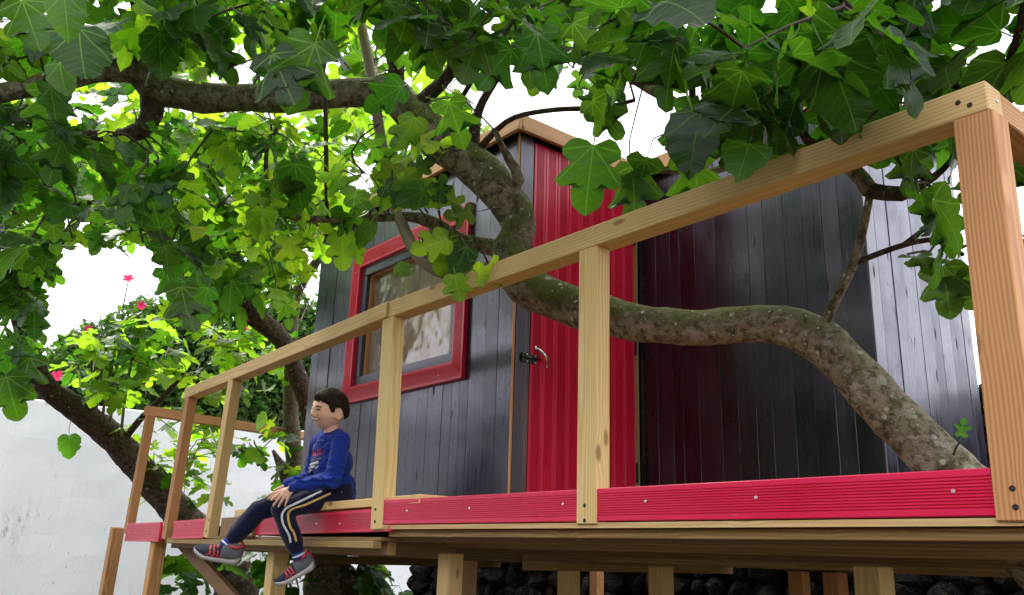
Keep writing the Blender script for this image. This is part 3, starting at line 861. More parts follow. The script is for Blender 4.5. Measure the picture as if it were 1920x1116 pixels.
screw((-.8515, YA+.062, zt-.045), (1, 0, 0), rl, .007)
beam('side_rail', (-9.13+.052, 2.674, (zt+zb)/2), (-9.70, 5.1, (zt+zb)/2), RW, zt-zb, (1, 0, 0), M_PINE_RED, rl, .004)
beam('post', (-9.68, 5.0, Z(.05)), (-9.68, 5.0, zb-.001), .1, .09, (1, 0, 0), M_PINE_RED, rl, .003)
beam('post', (-.9, 5.1, Z(.1)), (-.9, 5.1, zb-.001), .1, .09, (1, 0, 0), M_PINE_RED, rl, .003)

# loose seat plank on the edge
pl0, pl1 = on_line(441, 966, *line2(LB, .012)), on_y(783.6, 932, YA-.012+.02)
pl = beam('plank', (pl0.x, pl0.y+.075, Z(.228)), (-3.61, YA+.085, Z(.250)), .16, .044, (0, 1, 0), M_PINE, None)
tag(pl, 'loose yellow pine plank laid flat on the deck edge, the boy sitting on it', 'plank')
# ------------------------------------------------------------------ trees
def smooth_path(cps, step=.05):
    """catmull-rom through (point, radius) controls"""
    P = [Vector(p) for p, r in cps]; R_ = [r for p, r in cps]
    P = [P[0]*2-P[1]]+P+[P[-1]*2-P[-2]]; R_ = [R_[0]]+R_+[R_[-1]]
    pts, rad = [], []
    for i in range(1, len(P)-2):
        L_ = (P[i+1]-P[i]).length; n = max(2, int(L_/step))
        for k in range(n):
            t = k/n; t2, t3 = t*t, t*t*t
            q = .5*((2*P[i])+(-P[i-1]+P[i+1])*t+(2*P[i-1]-5*P[i]+4*P[i+1]-P[i+2])*t2+(-P[i-1]+3*P[i]-3*P[i+1]+P[i+2])*t3)
            pts.append(q); rad.append(R_[i]+(R_[i+1]-R_[i])*t)
    pts.append(P[-2]); rad.append(R_[-1])
    return pts, rad
def vnoise(seed):
    r = random.Random(seed); tab = [r.uniform(-1, 1) for _ in range(4096)]
    def f(x, y, z):
        xi, yi, zi = math.floor(x), math.floor(y), math.floor(z); fx, fy, fz = x-xi, y-yi, z-zi
        fx, fy, fz = fx*fx*(3-2*fx), fy*fy*(3-2*fy), fz*fz*(3-2*fz); s = 0
        for a in (0, 1):
            for b in (0, 1):
                for c_ in (0, 1):
                    w = (fx if a else 1-fx)*(fy if b else 1-fy)*(fz if c_ else 1-fz)
                    s += w*tab[((xi+a)*73+(yi+b)*179+(zi+c_)*283) & 4095]
        return s
    return f
VN = vnoise(5)
def limb_mesh(pts, rad, sides=18, amp=.12, freq=9.0, knots=()):
    n = len(pts); vs, fs = [], []
    tang = [(pts[min(i+1, n-1)]-pts[max(i-1, 0)]).normalized() for i in range(n)]
    u = tang[0].orthogonal().normalized()
    for i in range(n):
        u = (u-tang[i]*u.dot(tang[i])).normalized(); w = tang[i].cross(u)
        for k in range(sides):
            a = 2*math.pi*k/sides; d = u*math.cos(a)+w*math.sin(a)
            p = pts[i]+d*rad[i]; q = p*freq
            s = 1+amp*VN(q.x, q.y, q.z)+amp*.45*VN(q.x*2.7, q.y*2.7, q.z*2.7)
            for kp, kr, kh in knots:
                e2 = (p-kp).length/kr
                if e2 < 1: s += kh*(1-e2*e2)**2*(1 if e2 > .35 else .55)
            vs.append(pts[i]+d*rad[i]*s)
    for i in range(n-1):
        for k in range(sides):
            k2 = (k+1) % sides; fs.append((i*sides+k, i*sides+k2, (i+1)*sides+k2, (i+1)*sides+k))
    vs.append(pts[0]); vs.append(pts[-1]); c0, c1 = len(vs)-2, len(vs)-1
    for k in range(sides):
        k2 = (k+1) % sides
        fs.append((k2, k, c0)); fs.append(((n-1)*sides+k, (n-1)*sides+k2, c1))
    return vs, fs

def leaf_mesh(shape, seed, droop, fold, ring2=True):
    """fig leaf of unit length: base at the origin, tip at y=1, petiole behind the base"""
    r = random.Random(seed); half = shape
    n = len(half); vs, uvs, fs = [], [], []
    anchors = [max(0.0, min(1.0, (i/(n-1))**1.15)) for i in range(n)]
    def zof(x, y, s, ed):
        return fold*abs(x) - droop*y*y*.5 - .10*abs(x)**1.5*(1+.4*s) + ed
    def add(x, y, ed=0.0, s=1):
        vs.append((x, y, zof(x, y, s, ed))); uvs.append((x+.5, y)); return len(vs)-1
    mid = [add(0, a) for a in anchors]
    for s in (-1, 1):
        ph = r.uniform(0, 6); prev = None
        for i in range(n):
            x, y = half[i]; x *= s*r.uniform(.94, 1.06); y += r.uniform(-.012, .012) if 0 < i < n-1 else 0
            ed = .028*math.sin(i*1.7+ph)+r.uniform(-.012, .012)
            if i == n-1: o_, h_ = mid[-1], mid[-1]
            elif i == 0: o_, h_ = mid[0], mid[0]
            else:
                o_ = add(x, y, ed, s)
                hx, hy = x*.55, anchors[i]+(y-anchors[i])*.55
                h_ = add(hx, hy, ed*.25-.012, s) if ring2 else None
            if prev is not None:
                po, phh, pm = prev
                rings = [(pm, mid[i]), (phh, h_), (po, o_)] if ring2 else [(pm, mid[i]), (po, o_)]
                for (a0, a1), (b0, b1) in zip(rings[:-1], rings[1:]):
                    q = []
                    for v in ((a0, a1, b1, b0) if s > 0 else (a0, b0, b1, a1)):
                        if v not in q: q.append(v)
                    if len(q) >= 3: fs.append(tuple(reversed(q)))
            prev = (o_, h_, mid[i])
    # petiole, three-sided
    k0 = len(vs); L_ = r.uniform(.30, .5)
    for j in range(4):
        t = j/3; y = -L_*(1-t); z = -.10*math.sin(math.pi*t)*L_*1.3+.02*(1-t)
        for a in range(3):
            rr = .016-.005*t
            vs.append((rr*math.cos(a*2.09), y, z+rr*math.sin(a*2.09)-.008)); uvs.append((.5, .5))
    for j in range(3):
        for a in range(3):
            b = (a+1) % 3; fs.append((k0+j*3+a, k0+j*3+b, k0+j*3+3+b, k0+j*3+3+a))
    # origin at the foot of the petiole
    vs = [(x, y+L_, z) for x, y, z in vs]
    return np.array(vs), fs, np.array(uvs)
DEEP2 = [(0, 0), (.09, -.08), (.2, -.12), (.32, -.06), (.38, .04), (.34, .13), (.24, .19), (.17, .25), (.25, .34), (.38, .42), (.47, .52), (.48, .60), (.40, .65), (.28, .61), (.15, .50), (.12, .57), (.17, .70), (.19, .82), (.13, .94), (0, 1.0)]
LOBED = [(0, 0), (.10, -.07), (.22, -.10), (.34, -.03), (.42, .08), (.43, .17), (.35, .24), (.29, .30), (.36, .37), (.45, .46), (.47, .57), (.40, .63), (.30, .60), (.20, .56), (.23, .66), (.24, .77), (.19, .88), (.09, .96), (0, 1.0)]
DEEP = [(0, 0), (.08, -.09), (.2, -.13), (.33, -.07), (.40, .03), (.36, .13), (.25, .18), (.18, .24), (.30, .34), (.43, .44), (.49, .56), (.43, .63), (.31, .57), (.17, .45), (.13, .52), (.20, .66), (.22, .79), (.15, .92), (0, 1.0)]
BROAD = [(0, 0), (.11, -.08), (.24, -.09), (.36, .0), (.43, .12), (.45, .25), (.42, .33), (.40, .40), (.43, .48), (.42, .57), (.37, .64), (.30, .66), (.28, .71), (.26, .77), (.22, .84), (.17, .90), (.11, .95), (.05, .985), (0, 1.0)]
OVAL = [(0, 0), (.09, -.05), (.2, -.05), (.29, .02), (.35, .11), (.385, .2), (.40, .29), (.40, .38), (.39, .46), (.37, .54), (.34, .62), (.30, .69), (.26, .75), (.215, .81), (.17, .87), (.12, .92), (.07, .96), (.03, .985), (0, 1.0)]
def serrate(h, k):
    return [h[0]]+[(x*(1+(.035 if i % 2 else -.03)), y) for i, (x, y) in enumerate(h[1:-1])]+[h[-1]]
VAR = []
for i, (sh, dr, fo) in enumerate(((LOBED, .35, .22), (DEEP2, .7, .10), (DEEP, .45, .2), (DEEP2, .2, .3), (BROAD, .5, .16), (LOBED, .25, .28), (OVAL, .5, .25), (DEEP2, .15, .42), (DEEP, .8, .12), (LOBED, .75, .05))):
    VAR.append(leaf_mesh(serrate(sh, i), 40+i, dr, fo))
HVAR = [leaf_mesh(OVAL[::3], 70+i, .4, .25, False) for i in range(3)]

def build_leaves(lst, variants, name, mat, parent, kind='stuff'):
    """join many leaves (matrix, variant, random) into one mesh"""
    V, F_, UV, RN, o = [], [], [], [], 0
    for mw, vi, rn in lst:
        vs, fs, uv = variants[vi]; A = np.array(mw)
        V.append(vs @ A[:3, :3].T + A[:3, 3]); F_ += [tuple(o+k for k in f) for f in fs]
        UV.append(uv); RN.append(np.full(len(vs), rn)); o += len(vs)
    V, UV, RN = np.concatenate(V), np.concatenate(UV), np.concatenate(RN)
    me = bpy.data.meshes.new(name)
    me.from_pydata(V.tolist(), [], F_)
    leaf_layers(me, UV, RN)
    o_ = link(name, me, mat, parent)
    return tag(o_, kind=kind) if kind else o_
def leaf_layers(me, UV, RN=None):
    l = me.uv_layers.new(name='leaf_uv')
    idx = np.empty(len(me.loops), dtype=np.int32); me.loops.foreach_get('vertex_index', idx)
    l.data.foreach_set('uv', UV[idx].astype(np.float32).ravel())
    if RN is not None:
        a = me.attributes.new('leaf_random', 'FLOAT', 'POINT'); a.data.foreach_set('value', RN.astype(np.float32))
    me.polygons.foreach_set('use_smooth', [True]*len(me.polygons)); me.update()
LEAF_ME = {}
def leaf_part(mw, vi, mat, parent):
    key = (vi, mat.name)
    if key not in LEAF_ME:
        vs, fs, uv = VAR[vi]
        me = np_mesh(vs, fs, 'leaf'); leaf_layers(me, uv); me.materials.append(mat); LEAF_ME[key] = me
    return link('leaf', LEAF_ME[key], None, parent, mw)

# ---- where leaves may not hang (they would cover what the photograph shows bare)
def inside(poly, x, y):
    c = False; j = len(poly)-1
    for i in range(len(poly)):
        xi, yi = poly[i]; xj, yj = poly[j]
        if (yi > y) != (yj > y) and x < (xj-xi)*(y-yi)/(yj-yi)+xi: c = not c
        j = i
    return c
EDGE = [(-200, 800), (60, 780), (70, 560), (120, 470), (200, 450), (300, 470), (330, 560), (400, 560), (470, 500), (560, 470), (600, 480), (665, 470), (690, 380), (760, 330), (860, 250), (930, 170), (1000, 180), (1070, 200), (1080, 330), (1135, 365), (1170, 290), (1200, 385), (1260, 375), (1330, 335), (1560, 300), (1680, 330), (1720, 540), (1800, 560), (1830, 520), (1850, 330), (1885, 330), (1905, 620), (2200, 700)]
def edge_y(x):
    for (a, b), (c_, d) in zip(EDGE[:-1], EDGE[1:]):
        if a <= x <= c_: return b+(d-b)*(x-a)/(c_-a)
    return 500
GAPS = [[(122, 490), (285, 478), (300, 560), (220, 590), (150, 620), (105, 560)],
        [(0, 750), (120, 752), (230, 880), (232, 1116), (0, 1116)],
        [(545, 520), (720, 440), (880, 380), (1000, 260), (1080, 270), (1190, 400), (1190, 930), (560, 930)],
        [(1195, 470), (1640, 350), (1720, 560), (1800, 580), (1800, 900), (1195, 900)]]
SKYH = [[(1060, 96), (1110, 100), (1108, 150), (1062, 150)], [(1172, 118), (1216, 118), (1214, 222), (1176, 222)], [(1140, 222), (1182, 222), (1182, 284), (1140, 284)], [(1276, 146), (1330, 146), (1326, 206), (1276, 206)], [(1230, 208), (1268, 208), (1266, 242), (1230, 242)], [(1484, 166), (1526, 166), (1524, 202), (1486, 202)], [(1655, 160), (1696, 160), (1692, 206), (1658, 206)], [(1862, 20), (1912, 20), (1910, 110), (1862, 110)], [(1237, 280), (1284, 280), (1282, 314), (1238, 314)], [(455, 300), (485, 300), (480, 330), (455, 330)], [(640, 330), (690, 320), (690, 360), (640, 365)], [(985, 195), (1080, 195), (1125, 255), (1085, 300), (1000, 240)], [(780, 215), (960, 215), (960, 200), (900, 180), (850, 190)], [(1110, 215), (1180, 235), (1170, 290), (1100, 275)], [(1230, 170), (1300, 160), (1310, 200), (1240, 205)], [(745, 205), (760, 200), (770, 240), (750, 250)],
        [(1860, 120), (1885, 125), (1880, 160), (1850, 150)], [(1490, 180), (1520, 170), (1530, 205), (1500, 210)], [(1690, 190), (1712, 180), (1705, 215), (1690, 215)]]
TRUNKS = [[(290, 170), (450, 185), (600, 170), (735, 165), (780, 215), (850, 280), (930, 340), (965, 420), (970, 500)], [(-60, 185), (60, 165), (170, 135), (250, 130), (290, 170), (270, 250)],
          [(1200, 610), (1440, 600), (1560, 660), (1780, 880)], [(735, 370), (715, 260), (690, 110)]]
def near_path(path, x, y):
    best = 1e9
    for (ax, ay), (bx, by) in zip(path[:-1], path[1:]):
        dx, dy = bx-ax, by-ay; t = max(0, min(1, ((x-ax)*dx+(y-ay)*dy)/(dx*dx+dy*dy)))
        best = min(best, math.hypot(x-ax-dx*t, y-ay-dy*t))
    return best

class Tree:
    def __init__(s, name, label, base, bark, leafm, seed):
        s.t = thing(name, base, label, 'tree'); s.bark, s.leafm = bark, leafm
        s.mats = []; s.pts = []                       # skeleton points (position, radius)
        s.r = random.Random(seed); s.leaves = []; s.twv, s.twf = [], []
    def limb(s, name, cps, sides=16, amp=.12, mat=None, knots=(), step=.05):
        """cps: (px, py, depth, radius_px) or (Vector, radius)"""
        q = []
        for c_ in cps:
            if len(c_) == 4: q.append((at(c_[0], c_[1], c_[2]), c_[3]*c_[2]/FPX))
            else: q.append(c_)
        pts, rad = smooth_path(q, step)
        vs, fs = limb_mesh(pts, rad, sides, amp, 9.0, [(at(*k[:3]), k[3], k[4]) for k in knots])
        o = link(name, np_mesh(vs, fs, name), mat or s.bark, s.t)
        for p, r in zip(pts[::2], rad[::2]): s.pts.append((p, r))
        return o
    def grow(s, tips, twig_r=.0058, per=(4, 7), size=(.15, .25), clear=True, rnd=(0, 1), droop=(5, 70), young=0.0):
        s.young = young
        P = np.array([p for p, r in s.pts])
        todo = list(tips)
        todo.sort(key=lambda t: np.min(np.linalg.norm(P-np.array(t), axis=1)))
        extra = []
        for T in todo:
            T = Vector(T); Q = np.concatenate([P, np.array(extra)]) if extra else P
            d = np.linalg.norm(Q-np.array(T), axis=1); i = int(np.argmin(d)); A = Vector(Q[i]); L_ = d[i]
            if L_ < .02: continue
            n = max(3, int(L_/.12)); side = Vector((s.r.uniform(-1, 1), s.r.uniform(-1, 1), s.r.uniform(-.2, .9)))*L_*.22
            pts = [A.lerp(T, k/n)+side*math.sin(math.pi*k/n)*.8+Vector((s.r.uniform(-1, 1), s.r.uniform(-1, 1), s.r.uniform(-1, 1)))*.008*(0 < k < n) for k in range(n+1)]
            ra = twig_r+.0022*min(L_, 3.0)
            rad = [ra+(twig_r*.75-ra)*k/n for k in range(n+1)]
            s.tube(pts, rad)
            for p in pts[1::1]: extra.append(np.array(p))
            s.foliage(pts, per, size, clear, rnd, droop)
    def tube(s, pts, rad, sides=5):
        o = len(s.twv); n = len(pts)
        tang = [(pts[min(i+1, n-1)]-pts[max(i-1, 0)]).normalized() for i in range(n)]
        u = tang[0].orthogonal().normalized()
        for i in range(n):
            u = (u-tang[i]*u.dot(tang[i])).normalized(); w = tang[i].cross(u)
            for k in range(sides):
                a = 2*math.pi*k/sides; s.twv.append(pts[i]+(u*math.cos(a)+w*math.sin(a))*rad[i])
        for i in range(n-1):
            for k in range(sides):
                k2 = (k+1) % sides; s.twf.append((o+i*sides+k, o+i*sides+k2, o+(i+1)*sides+k2, o+(i+1)*sides+k))
    def foliage(s, pts, per, size, clear, rnd, droop):
        r = s.r; n = r.randint(*per); az0 = r.uniform(0, 6.28); tip = pts[-1]
        seg = pts[-2]
        for k in range(n):
            u = (k+.5)/n; base = tip.lerp(seg, max(0, 1-u*1.3))
            if u < .5 and len(pts) > 3: base = pts[-2].lerp(pts[-3], (.5-u)*1.5)
            az = az0+k*2.4+r.uniform(-.5, .5)
            pit = math.radians(r.uniform(*droop)) if u < .85 else math.radians(r.uniform(droop[0]-40, droop[1]*.5))
            d = Vector((math.cos(az)*math.cos(pit), math.sin(az)*math.cos(pit), -math.sin(pit)))
            nrm = Vector((0, 0, 1)); x = d.cross(nrm).normalized(); nn = x.cross(d)
            q = Quaternion(d, math.radians(r.gauss(0, 24)))
            x = q @ x; nn = q @ nn
            sz = r.uniform(*size)*(.72+.28*min(1, 1.3-u*.5))
            s.put(base, x, d, nn, sz, clear, r.uniform(*rnd))
    def put(s, base, x, d, nn, sz, clear=True, rn=0.5, vi=None):
        c_ = base+d*sz*.85; px, py, dep = proj(c_)
        if dep < .9 and -300 < px < 2200: return
        if clear and dep > 0:
            rad = sz*.42*FPX/max(dep, .3)
            house = dep < 6.6
            if house:
                for q_ in (0, .55):
                    t_ = proj(base+d*sz*(.85+q_))
                    if t_[1] > edge_y(t_[0])-6 and 0 <= t_[0] <= 1920: return
            for gp in GAPS:
                if inside(gp, px, py): return
                for a in range(6):
                    if inside(gp, px+rad*.75*math.cos(a*1.05), py+rad*.75*math.sin(a*1.05)) and (house or gp is GAPS[0] or gp is GAPS[1]): return
            for gp in SKYH:
                if inside(gp, px, py) or (dep < 5.2 and any(inside(gp, px+rad*.5*math.cos(a*1.57), py+rad*.5*math.sin(a*1.57)) for a in range(4))): return
            if dep < 5.2 and s.r.random() < .96:
                for tp in TRUNKS:
                    if near_path(tp, px, py) < 26+rad*.6: return
        m = Matrix((x, d, nn)).transposed().to_4x4()
        m = Matrix.Translation(base) @ m @ Matrix.Diagonal((sz*s.r.uniform(.9, 1.1), sz, sz, 1))
        s.leaves.append((m, s.r.randrange(len(VAR)) if vi is None else vi, rn)); s.mats.append(M_LEAF_Y if s.r.random() < getattr(s, 'young', 0) else s.leafm)
    def finish(s, limit=300):
        # the leaves that show largest become parts, the rest one joined crown
        cell = 14; gw_, gh_ = int(1920/cell)+1, int(1116/cell)+1
        occ = np.zeros((gh_, gw_), bool); sc = []
        order = []
        for i, (m, vi, rn) in enumerate(s.leaves):
            s_ = m.to_scale().y; c_ = m @ Vector((0, .85, 0)); px, py, dep = proj(c_)
            order.append((dep, i, px, py, s_*.45*FPX/max(dep, .2), abs((m.to_3x3() @ Vector((0, 0, 1))).normalized().dot((c_-O).normalized()))))
        order.sort()
        for dep, i, px, py, rp, fc in order:
            if dep <= .3 or not (-rp < px < 1920+rp and -rp < py < 1116+rp): sc.append((0, i)); continue
            x0, x1, y0, y1 = max(0, int((px-rp)/cell)), min(gw_-1, int((px+rp)/cell)), max(0, int((py-rp)/cell)), min(gh_-1, int((py+rp)/cell))
            if x1 < x0 or y1 < y0: sc.append((0, i)); continue
            w = occ[y0:y1+1, x0:x1+1]; vis = (~w).sum()*(.25+.75*fc)
            sc.append((vis*cell*cell, i))
            if fc > .35: w[:] = True
        sc.sort(reverse=True)
        top = set(i for v, i in sc[:limit] if v > 0)
        for i in sorted(top): leaf_part(s.leaves[i][0], s.leaves[i][1], s.mats[i], s.t)
        for mt in (s.leafm, M_LEAF_Y) if s.leafm is not M_LEAF_Y else (M_LEAF_Y,):
            rest = [l for i, l in enumerate(s.leaves) if i not in top and s.mats[i] is mt]
            if rest: build_leaves(rest, VAR, 'foliage', mt, s.t)
        if s.twv: tag(link('twigs', np_mesh(s.twv, s.twf, 'twigs'), M_TWIG, s.t), kind='stuff')

def tips_in(r, n, x0, x1, y0, y1, d0, d1, test=None):
    out = []; tries = 0
    while len(out) < n and tries < n*30:
        tries += 1
        x, y, d = r.uniform(x0, x1), r.uniform(y0, y1), r.uniform(d0, d1)
        if test and not test(x, y): continue
        out.append(at(x, y, d))
    return out

# ---- the fig tree that grows through the deck
def ftree():
    T = Tree('fig_tree', 'large fig tree whose mossy leaning trunk rises through the deck between railing and house', on_z(1900, 1000, 0.3) if False else (-1.2, 3.3, 0), M_BARK, M_LEAF, 3)
    foot = at(1862, 965, 3.02); gr = at(2150, 1330, 2.75); gr2 = Vector((gr.x+.12, gr.y+.05, -.15))
    kn = [(1560, 650, 3.42, .10, .22), (1250, 590, 3.95, .05, .35), (1310, 605, 3.85, .05, .3), (945, 470, 4.6, .08, .2), (740, 165, 5.0, .12, .25), (1480, 600, 3.5, .09, .15), (385, 205, 4.7, .1, .18)]
    T.limb('trunk', [(gr2, .16), (gr, .125), (foot, .105), (at(1800, 903, 3.08), .098), (1700, 803, 3.22, 47), (1600, 700, 3.36, 43), (1535, 640, 3.46, 42), (1440, 607, 3.58, 36), (1300, 614, 3.82, 34), (1180, 602, 4.02, 36), (1070, 572, 4.28, 38), (985, 535, 4.46, 39), (958, 480, 4.55, 36), (972, 430, 4.6, 31), (955, 385, 4.66, 36), (905, 325, 4.75, 37), (830, 268, 4.88, 38), (775, 215, 5.0, 35), (725, 168, 5.05, 29)], 24, .11, knots=kn)
    T.limb('branch', [(735, 172, 5.05, 30), (650, 172, 5.0, 27), (550, 184, 4.9, 27), (450, 184, 4.8, 27), (360, 180, 4.7, 28), (300, 168, 4.62, 31), (250, 132, 4.5, 24), (170, 137, 4.4, 20), (80, 160, 4.3, 20), (-60, 185, 4.2, 20), (-260, 215, 4.0, 16)], 18, .13, knots=kn)
    T.limb('branch', [(288, 165, 4.62, 24), (285, 215, 4.6, 21), (262, 246, 4.58, 18), (212, 256, 4.55, 13), (150, 250, 4.5, 8)], 12, .1, M_BARK_D)
    T.limb('branch', [(250, 132, 4.5, 16), (256, 85, 4.45, 13), (262, 40, 4.4, 11), (240, -40, 4.3, 9)], 10, .1, M_BARK_D)
    T.limb('branch', [(-60, 210, 4.55, 13), (20, 218, 4.6, 11), (70, 228, 4.68, 10), (112, 234, 4.8, 8)], 10, .1)
    T.limb('branch', [(958, 470, 4.58, 17), (870, 452, 4.68, 14), (815, 420, 4.75, 13), (770, 407, 4.8, 10), (690, 409, 4.82, 8), (620, 411, 4.82, 7), (545, 406, 4.78, 6), (505, 370, 4.7, 5), (500, 280, 4.6, 4), (520, 240, 4.5, 4)], 10, .1)
    T.limb('branch', [(958, 490, 4.5, 16), (880, 515, 4.5, 14), (815, 505, 4.55, 13), (778, 470, 4.65, 12), (758, 430, 4.75, 11), (735, 368, 4.88, 11), (714, 260, 5.0, 10), (692, 120, 5.1, 10), (670, 10, 5.2, 9), (655, -80, 5.2, 7)], 10, .07, M_STEM)
    T.limb('branch', [(613, 412, 4.8, 4), (612, 330, 4.75, 4.5), (610, 200, 4.7, 4.5), (606, 120, 4.6, 4)], 6, .05, M_TWIG)
    T.limb('branch', [(885, 285, 4.82, 15), (892, 230, 4.75, 10), (905, 190, 4.7, 8), (940, 135, 4.6, 7), (985, 75, 4.5, 6), (1000, 20, 4.4, 5)], 8, .08, M_BARK_D)
    T.limb('branch', [(895, 285, 4.8, 8), (925, 250, 4.7, 6), (965, 220, 4.6, 5), (1040, 206, 4.5, 5), (1130, 202, 4.4, 5), (1190, 188, 4.3, 4)], 8, .05, M_BARK_D)
    T.limb('branch', [(868, 255, 4.88, 6), (860, 200, 4.8, 5), (885, 150, 4.7, 5), (905, 95, 4.6, 4), (860, 40, 4.5, 4)], 8, .05, M_BARK_D)
    T.limb('branch', [(945, 375, 4.67, 14), (972, 335, 4.60, 12), (955, 300, 4.57, 9), (940, 272, 4.55, 7), (930, 248, 4.5, 5)], 8, .1)
    T.limb('branch', [(735, 175, 5.05, 20), (745, 110, 5.0, 14), (740, 50, 4.9, 11), (760, -40, 4.8, 9)], 10, .1, M_BARK_D)
    T.limb('branch', [(775, 205, 5.0, 16), (850, 120, 4.9, 12), (780, 40, 4.6, 9), (770, -60, 4.4, 7)], 10, .1, M_BARK_D)
    T.limb('branch', [(845, 120, 4.9, 12), (960, 95, 4.8, 13), (1085, 103, 4.7, 14), (1160, 128, 4.5, 13), (1235, 175, 4.4, 11), (1300, 205, 4.2, 8), (1380, 215, 4.1, 6)], 12, .1)
    T.limb('branch', [(1535, 632, 3.46, 12), (1560, 575, 3.42, 9.5), (1600, 495, 3.38, 9), (1622, 415, 3.36, 8), (1632, 355, 3.36, 7)], 10, .07)
    T.limb('branch', [(1603, 493, 3.38, 6), (1680, 464, 3.3, 6), (1740, 450, 3.25, 5.5), (1780, 462, 3.2, 4.5), (1806, 478, 3.15, 4)], 8, .05, M_BARK_D)
    T.limb('branch', [(1690, 462, 3.3, 5), (1730, 432, 3.25, 4.5), (1760, 405, 3.2, 4)], 6, .05, M_BARK_D)
    T.limb('branch', [(1632, 358, 3.36, 15), (1690, 364, 3.3, 14), (1735, 342, 3.2, 9), (1768, 318, 3.15, 6), (1800, 280, 3.1, 5)], 10, .1, M_BARK_D)
    T.limb('branch', [(1632, 358, 3.36, 15), (1600, 318, 3.45, 14), (1540, 292, 3.6, 14), (1450, 270, 3.8, 12), (1380, 240, 3.95, 9), (1300, 200, 4.2, 6)], 12, .12)
    T.limb('branch', [(1540, 292, 3.6, 10), (1500, 240, 3.5, 8), (1480, 150, 3.4, 8), (1500, 50, 3.2, 8), (1520, -60, 3.0, 7)], 10, .1, M_BARK_D)
    T.limb('branch', [(2080, 10, 2.7, 34), (1980, 95, 2.85, 29), (1915, 150, 2.95, 24), (1872, 190, 3.05, 16), (1800, 250, 3.1, 9)], 14, .12, M_BARK_D)
    T.limb('branch', [(1868, 185, 3.0, 7), (1890, 120, 2.9, 7), (1915, 40, 2.8, 7), (1925, -50, 2.7, 6)], 8, .06, M_BARK_D)
    T.limb('branch', [(1850, 195, 3.05, 8), (1790, 160, 3.0, 6), (1720, 110, 2.9, 5), (1640, 60, 2.7, 6), (1560, -20, 2.6, 6)], 8, .06, M_BARK_D)
    T.limb('branch', [(1300, 200, 4.2, 6), (1290, 120, 4.0, 8), (1240, 40, 3.8, 9), (1180, -60, 3.4, 10)], 8, .08, M_BARK_D)
    T.limb('branch', [(1285, 322, 4.3, 6), (1330, 322, 4.2, 7), (1400, 300, 4.0, 8), (1450, 270, 3.8, 8)], 8, .12)
    T.limb('branch', [(1180, 335, 4.4, 3.5), (1230, 322, 4.35, 4.5), (1285, 322, 4.3, 6)], 6, .1)
    r = T.r
    # crown: the near roof of leaves overhead, the left mass, the right mass
    T.grow(tips_in(r, 44, -80, 660, -120, 140, 3.2, 4.8), size=(.15, .23), per=(4, 6), young=.14)
    T.grow(tips_in(r, 30, 640, 1240, -140, 110, 3.0, 4.8), size=(.16, .24), per=(4, 6), young=.05)
    T.grow(tips_in(r, 36, 1180, 2000, -140, 130, 2.5, 3.9), size=(.19, .28), per=(4, 6), young=.05)
    T.grow(tips_in(r, 14, 1060, 1420, 60, 230, 3.0, 4.3), size=(.18, .25), per=(3, 5))
    T.grow(tips_in(r, 22, 1300, 1860, 90, 280, 2.9, 3.8), size=(.18, .26), per=(4, 6))
    T.grow(tips_in(r, 12, 1690, 1960, 240, 480, 2.8, 3.4), size=(.16, .23), per=(3, 5))
    T.grow(tips_in(r, 40, -60, 330, 200, 460, 3.8, 5.4), size=(.14, .21), per=(4, 6), young=.04)
    T.grow(tips_in(r, 52, 250, 720, 190, 470, 4.2, 6.0), size=(.12, .20), per=(4, 6), young=.55)
    T.grow(tips_in(r, 14, 560, 900, 200, 400, 4.3, 5.2), size=(.12, .18), per=(3, 5), young=.7)
    T.grow(tips_in(r, 26, 300, 1200, -60, 160, 4.8, 6.5), size=(.15, .22), per=(4, 7), young=.5)
    T.grow(tips_in(r, 150, -300, 2300, -1000, -150, 2.9, 5.2), size=(.20, .28), per=(6, 9))  # unseen top of the crown, added thick to shade the leaves below
    T.young = .0
    # hanging leaves over the red door corner
    for px, py, d, sz, vi, ang in ((1118, 235, 3.6, .29, 0, -8), (1180, 265, 3.7, .27, 2, 6), (1225, 260, 3.6, .22, 1, -18), (1290, 250, 3.6, .25, 2, 10), (1165, 140, 3.6, .18, 2, -35), (1085, 160, 3.5, .20, 3, 40)):
        hang(T, px, py, d, sz, vi, ang)
    # fresh shoot in front of the window
    T.young = .6
    for px, py, d, sz, vi, ang in ((735, 315, 4.6, .22, 2, 50), (700, 335, 4.6, .2, 2, 60), (815, 345, 4.5, .16, 4, -60), (785, 445, 4.45, .2, 0, 75), (845, 425, 4.4, .19, 4, -12), (885, 440, 4.4, .18, 4, -25), (860, 440, 4.3, .2, 0, -70), (900, 470, 4.35, .17, 6, -15), (850, 500, 4.25, .15, 0, 10), (905, 395, 4.5, .15, 2, -80), (770, 380, 4.6, .16, 2, -95), (640, 418, 4.7, .2, 0, 3), (705, 400, 4.7, .15, 4, -30), (820, 395, 4.5, .14, 3, 170), (880, 395, 4.5, .15, 1, -120), (730, 490, 4.6, .12, 6, 60), (870, 520, 4.1, .17, 3, 100), (600, 300, 4.7, .22, 1, 40), (740, 240, 4.5, .2, 2, 60), (790, 200, 4.5, .22, 0, -30)):
        hang(T, px, py, d, sz, vi, ang)
    T.young = .75
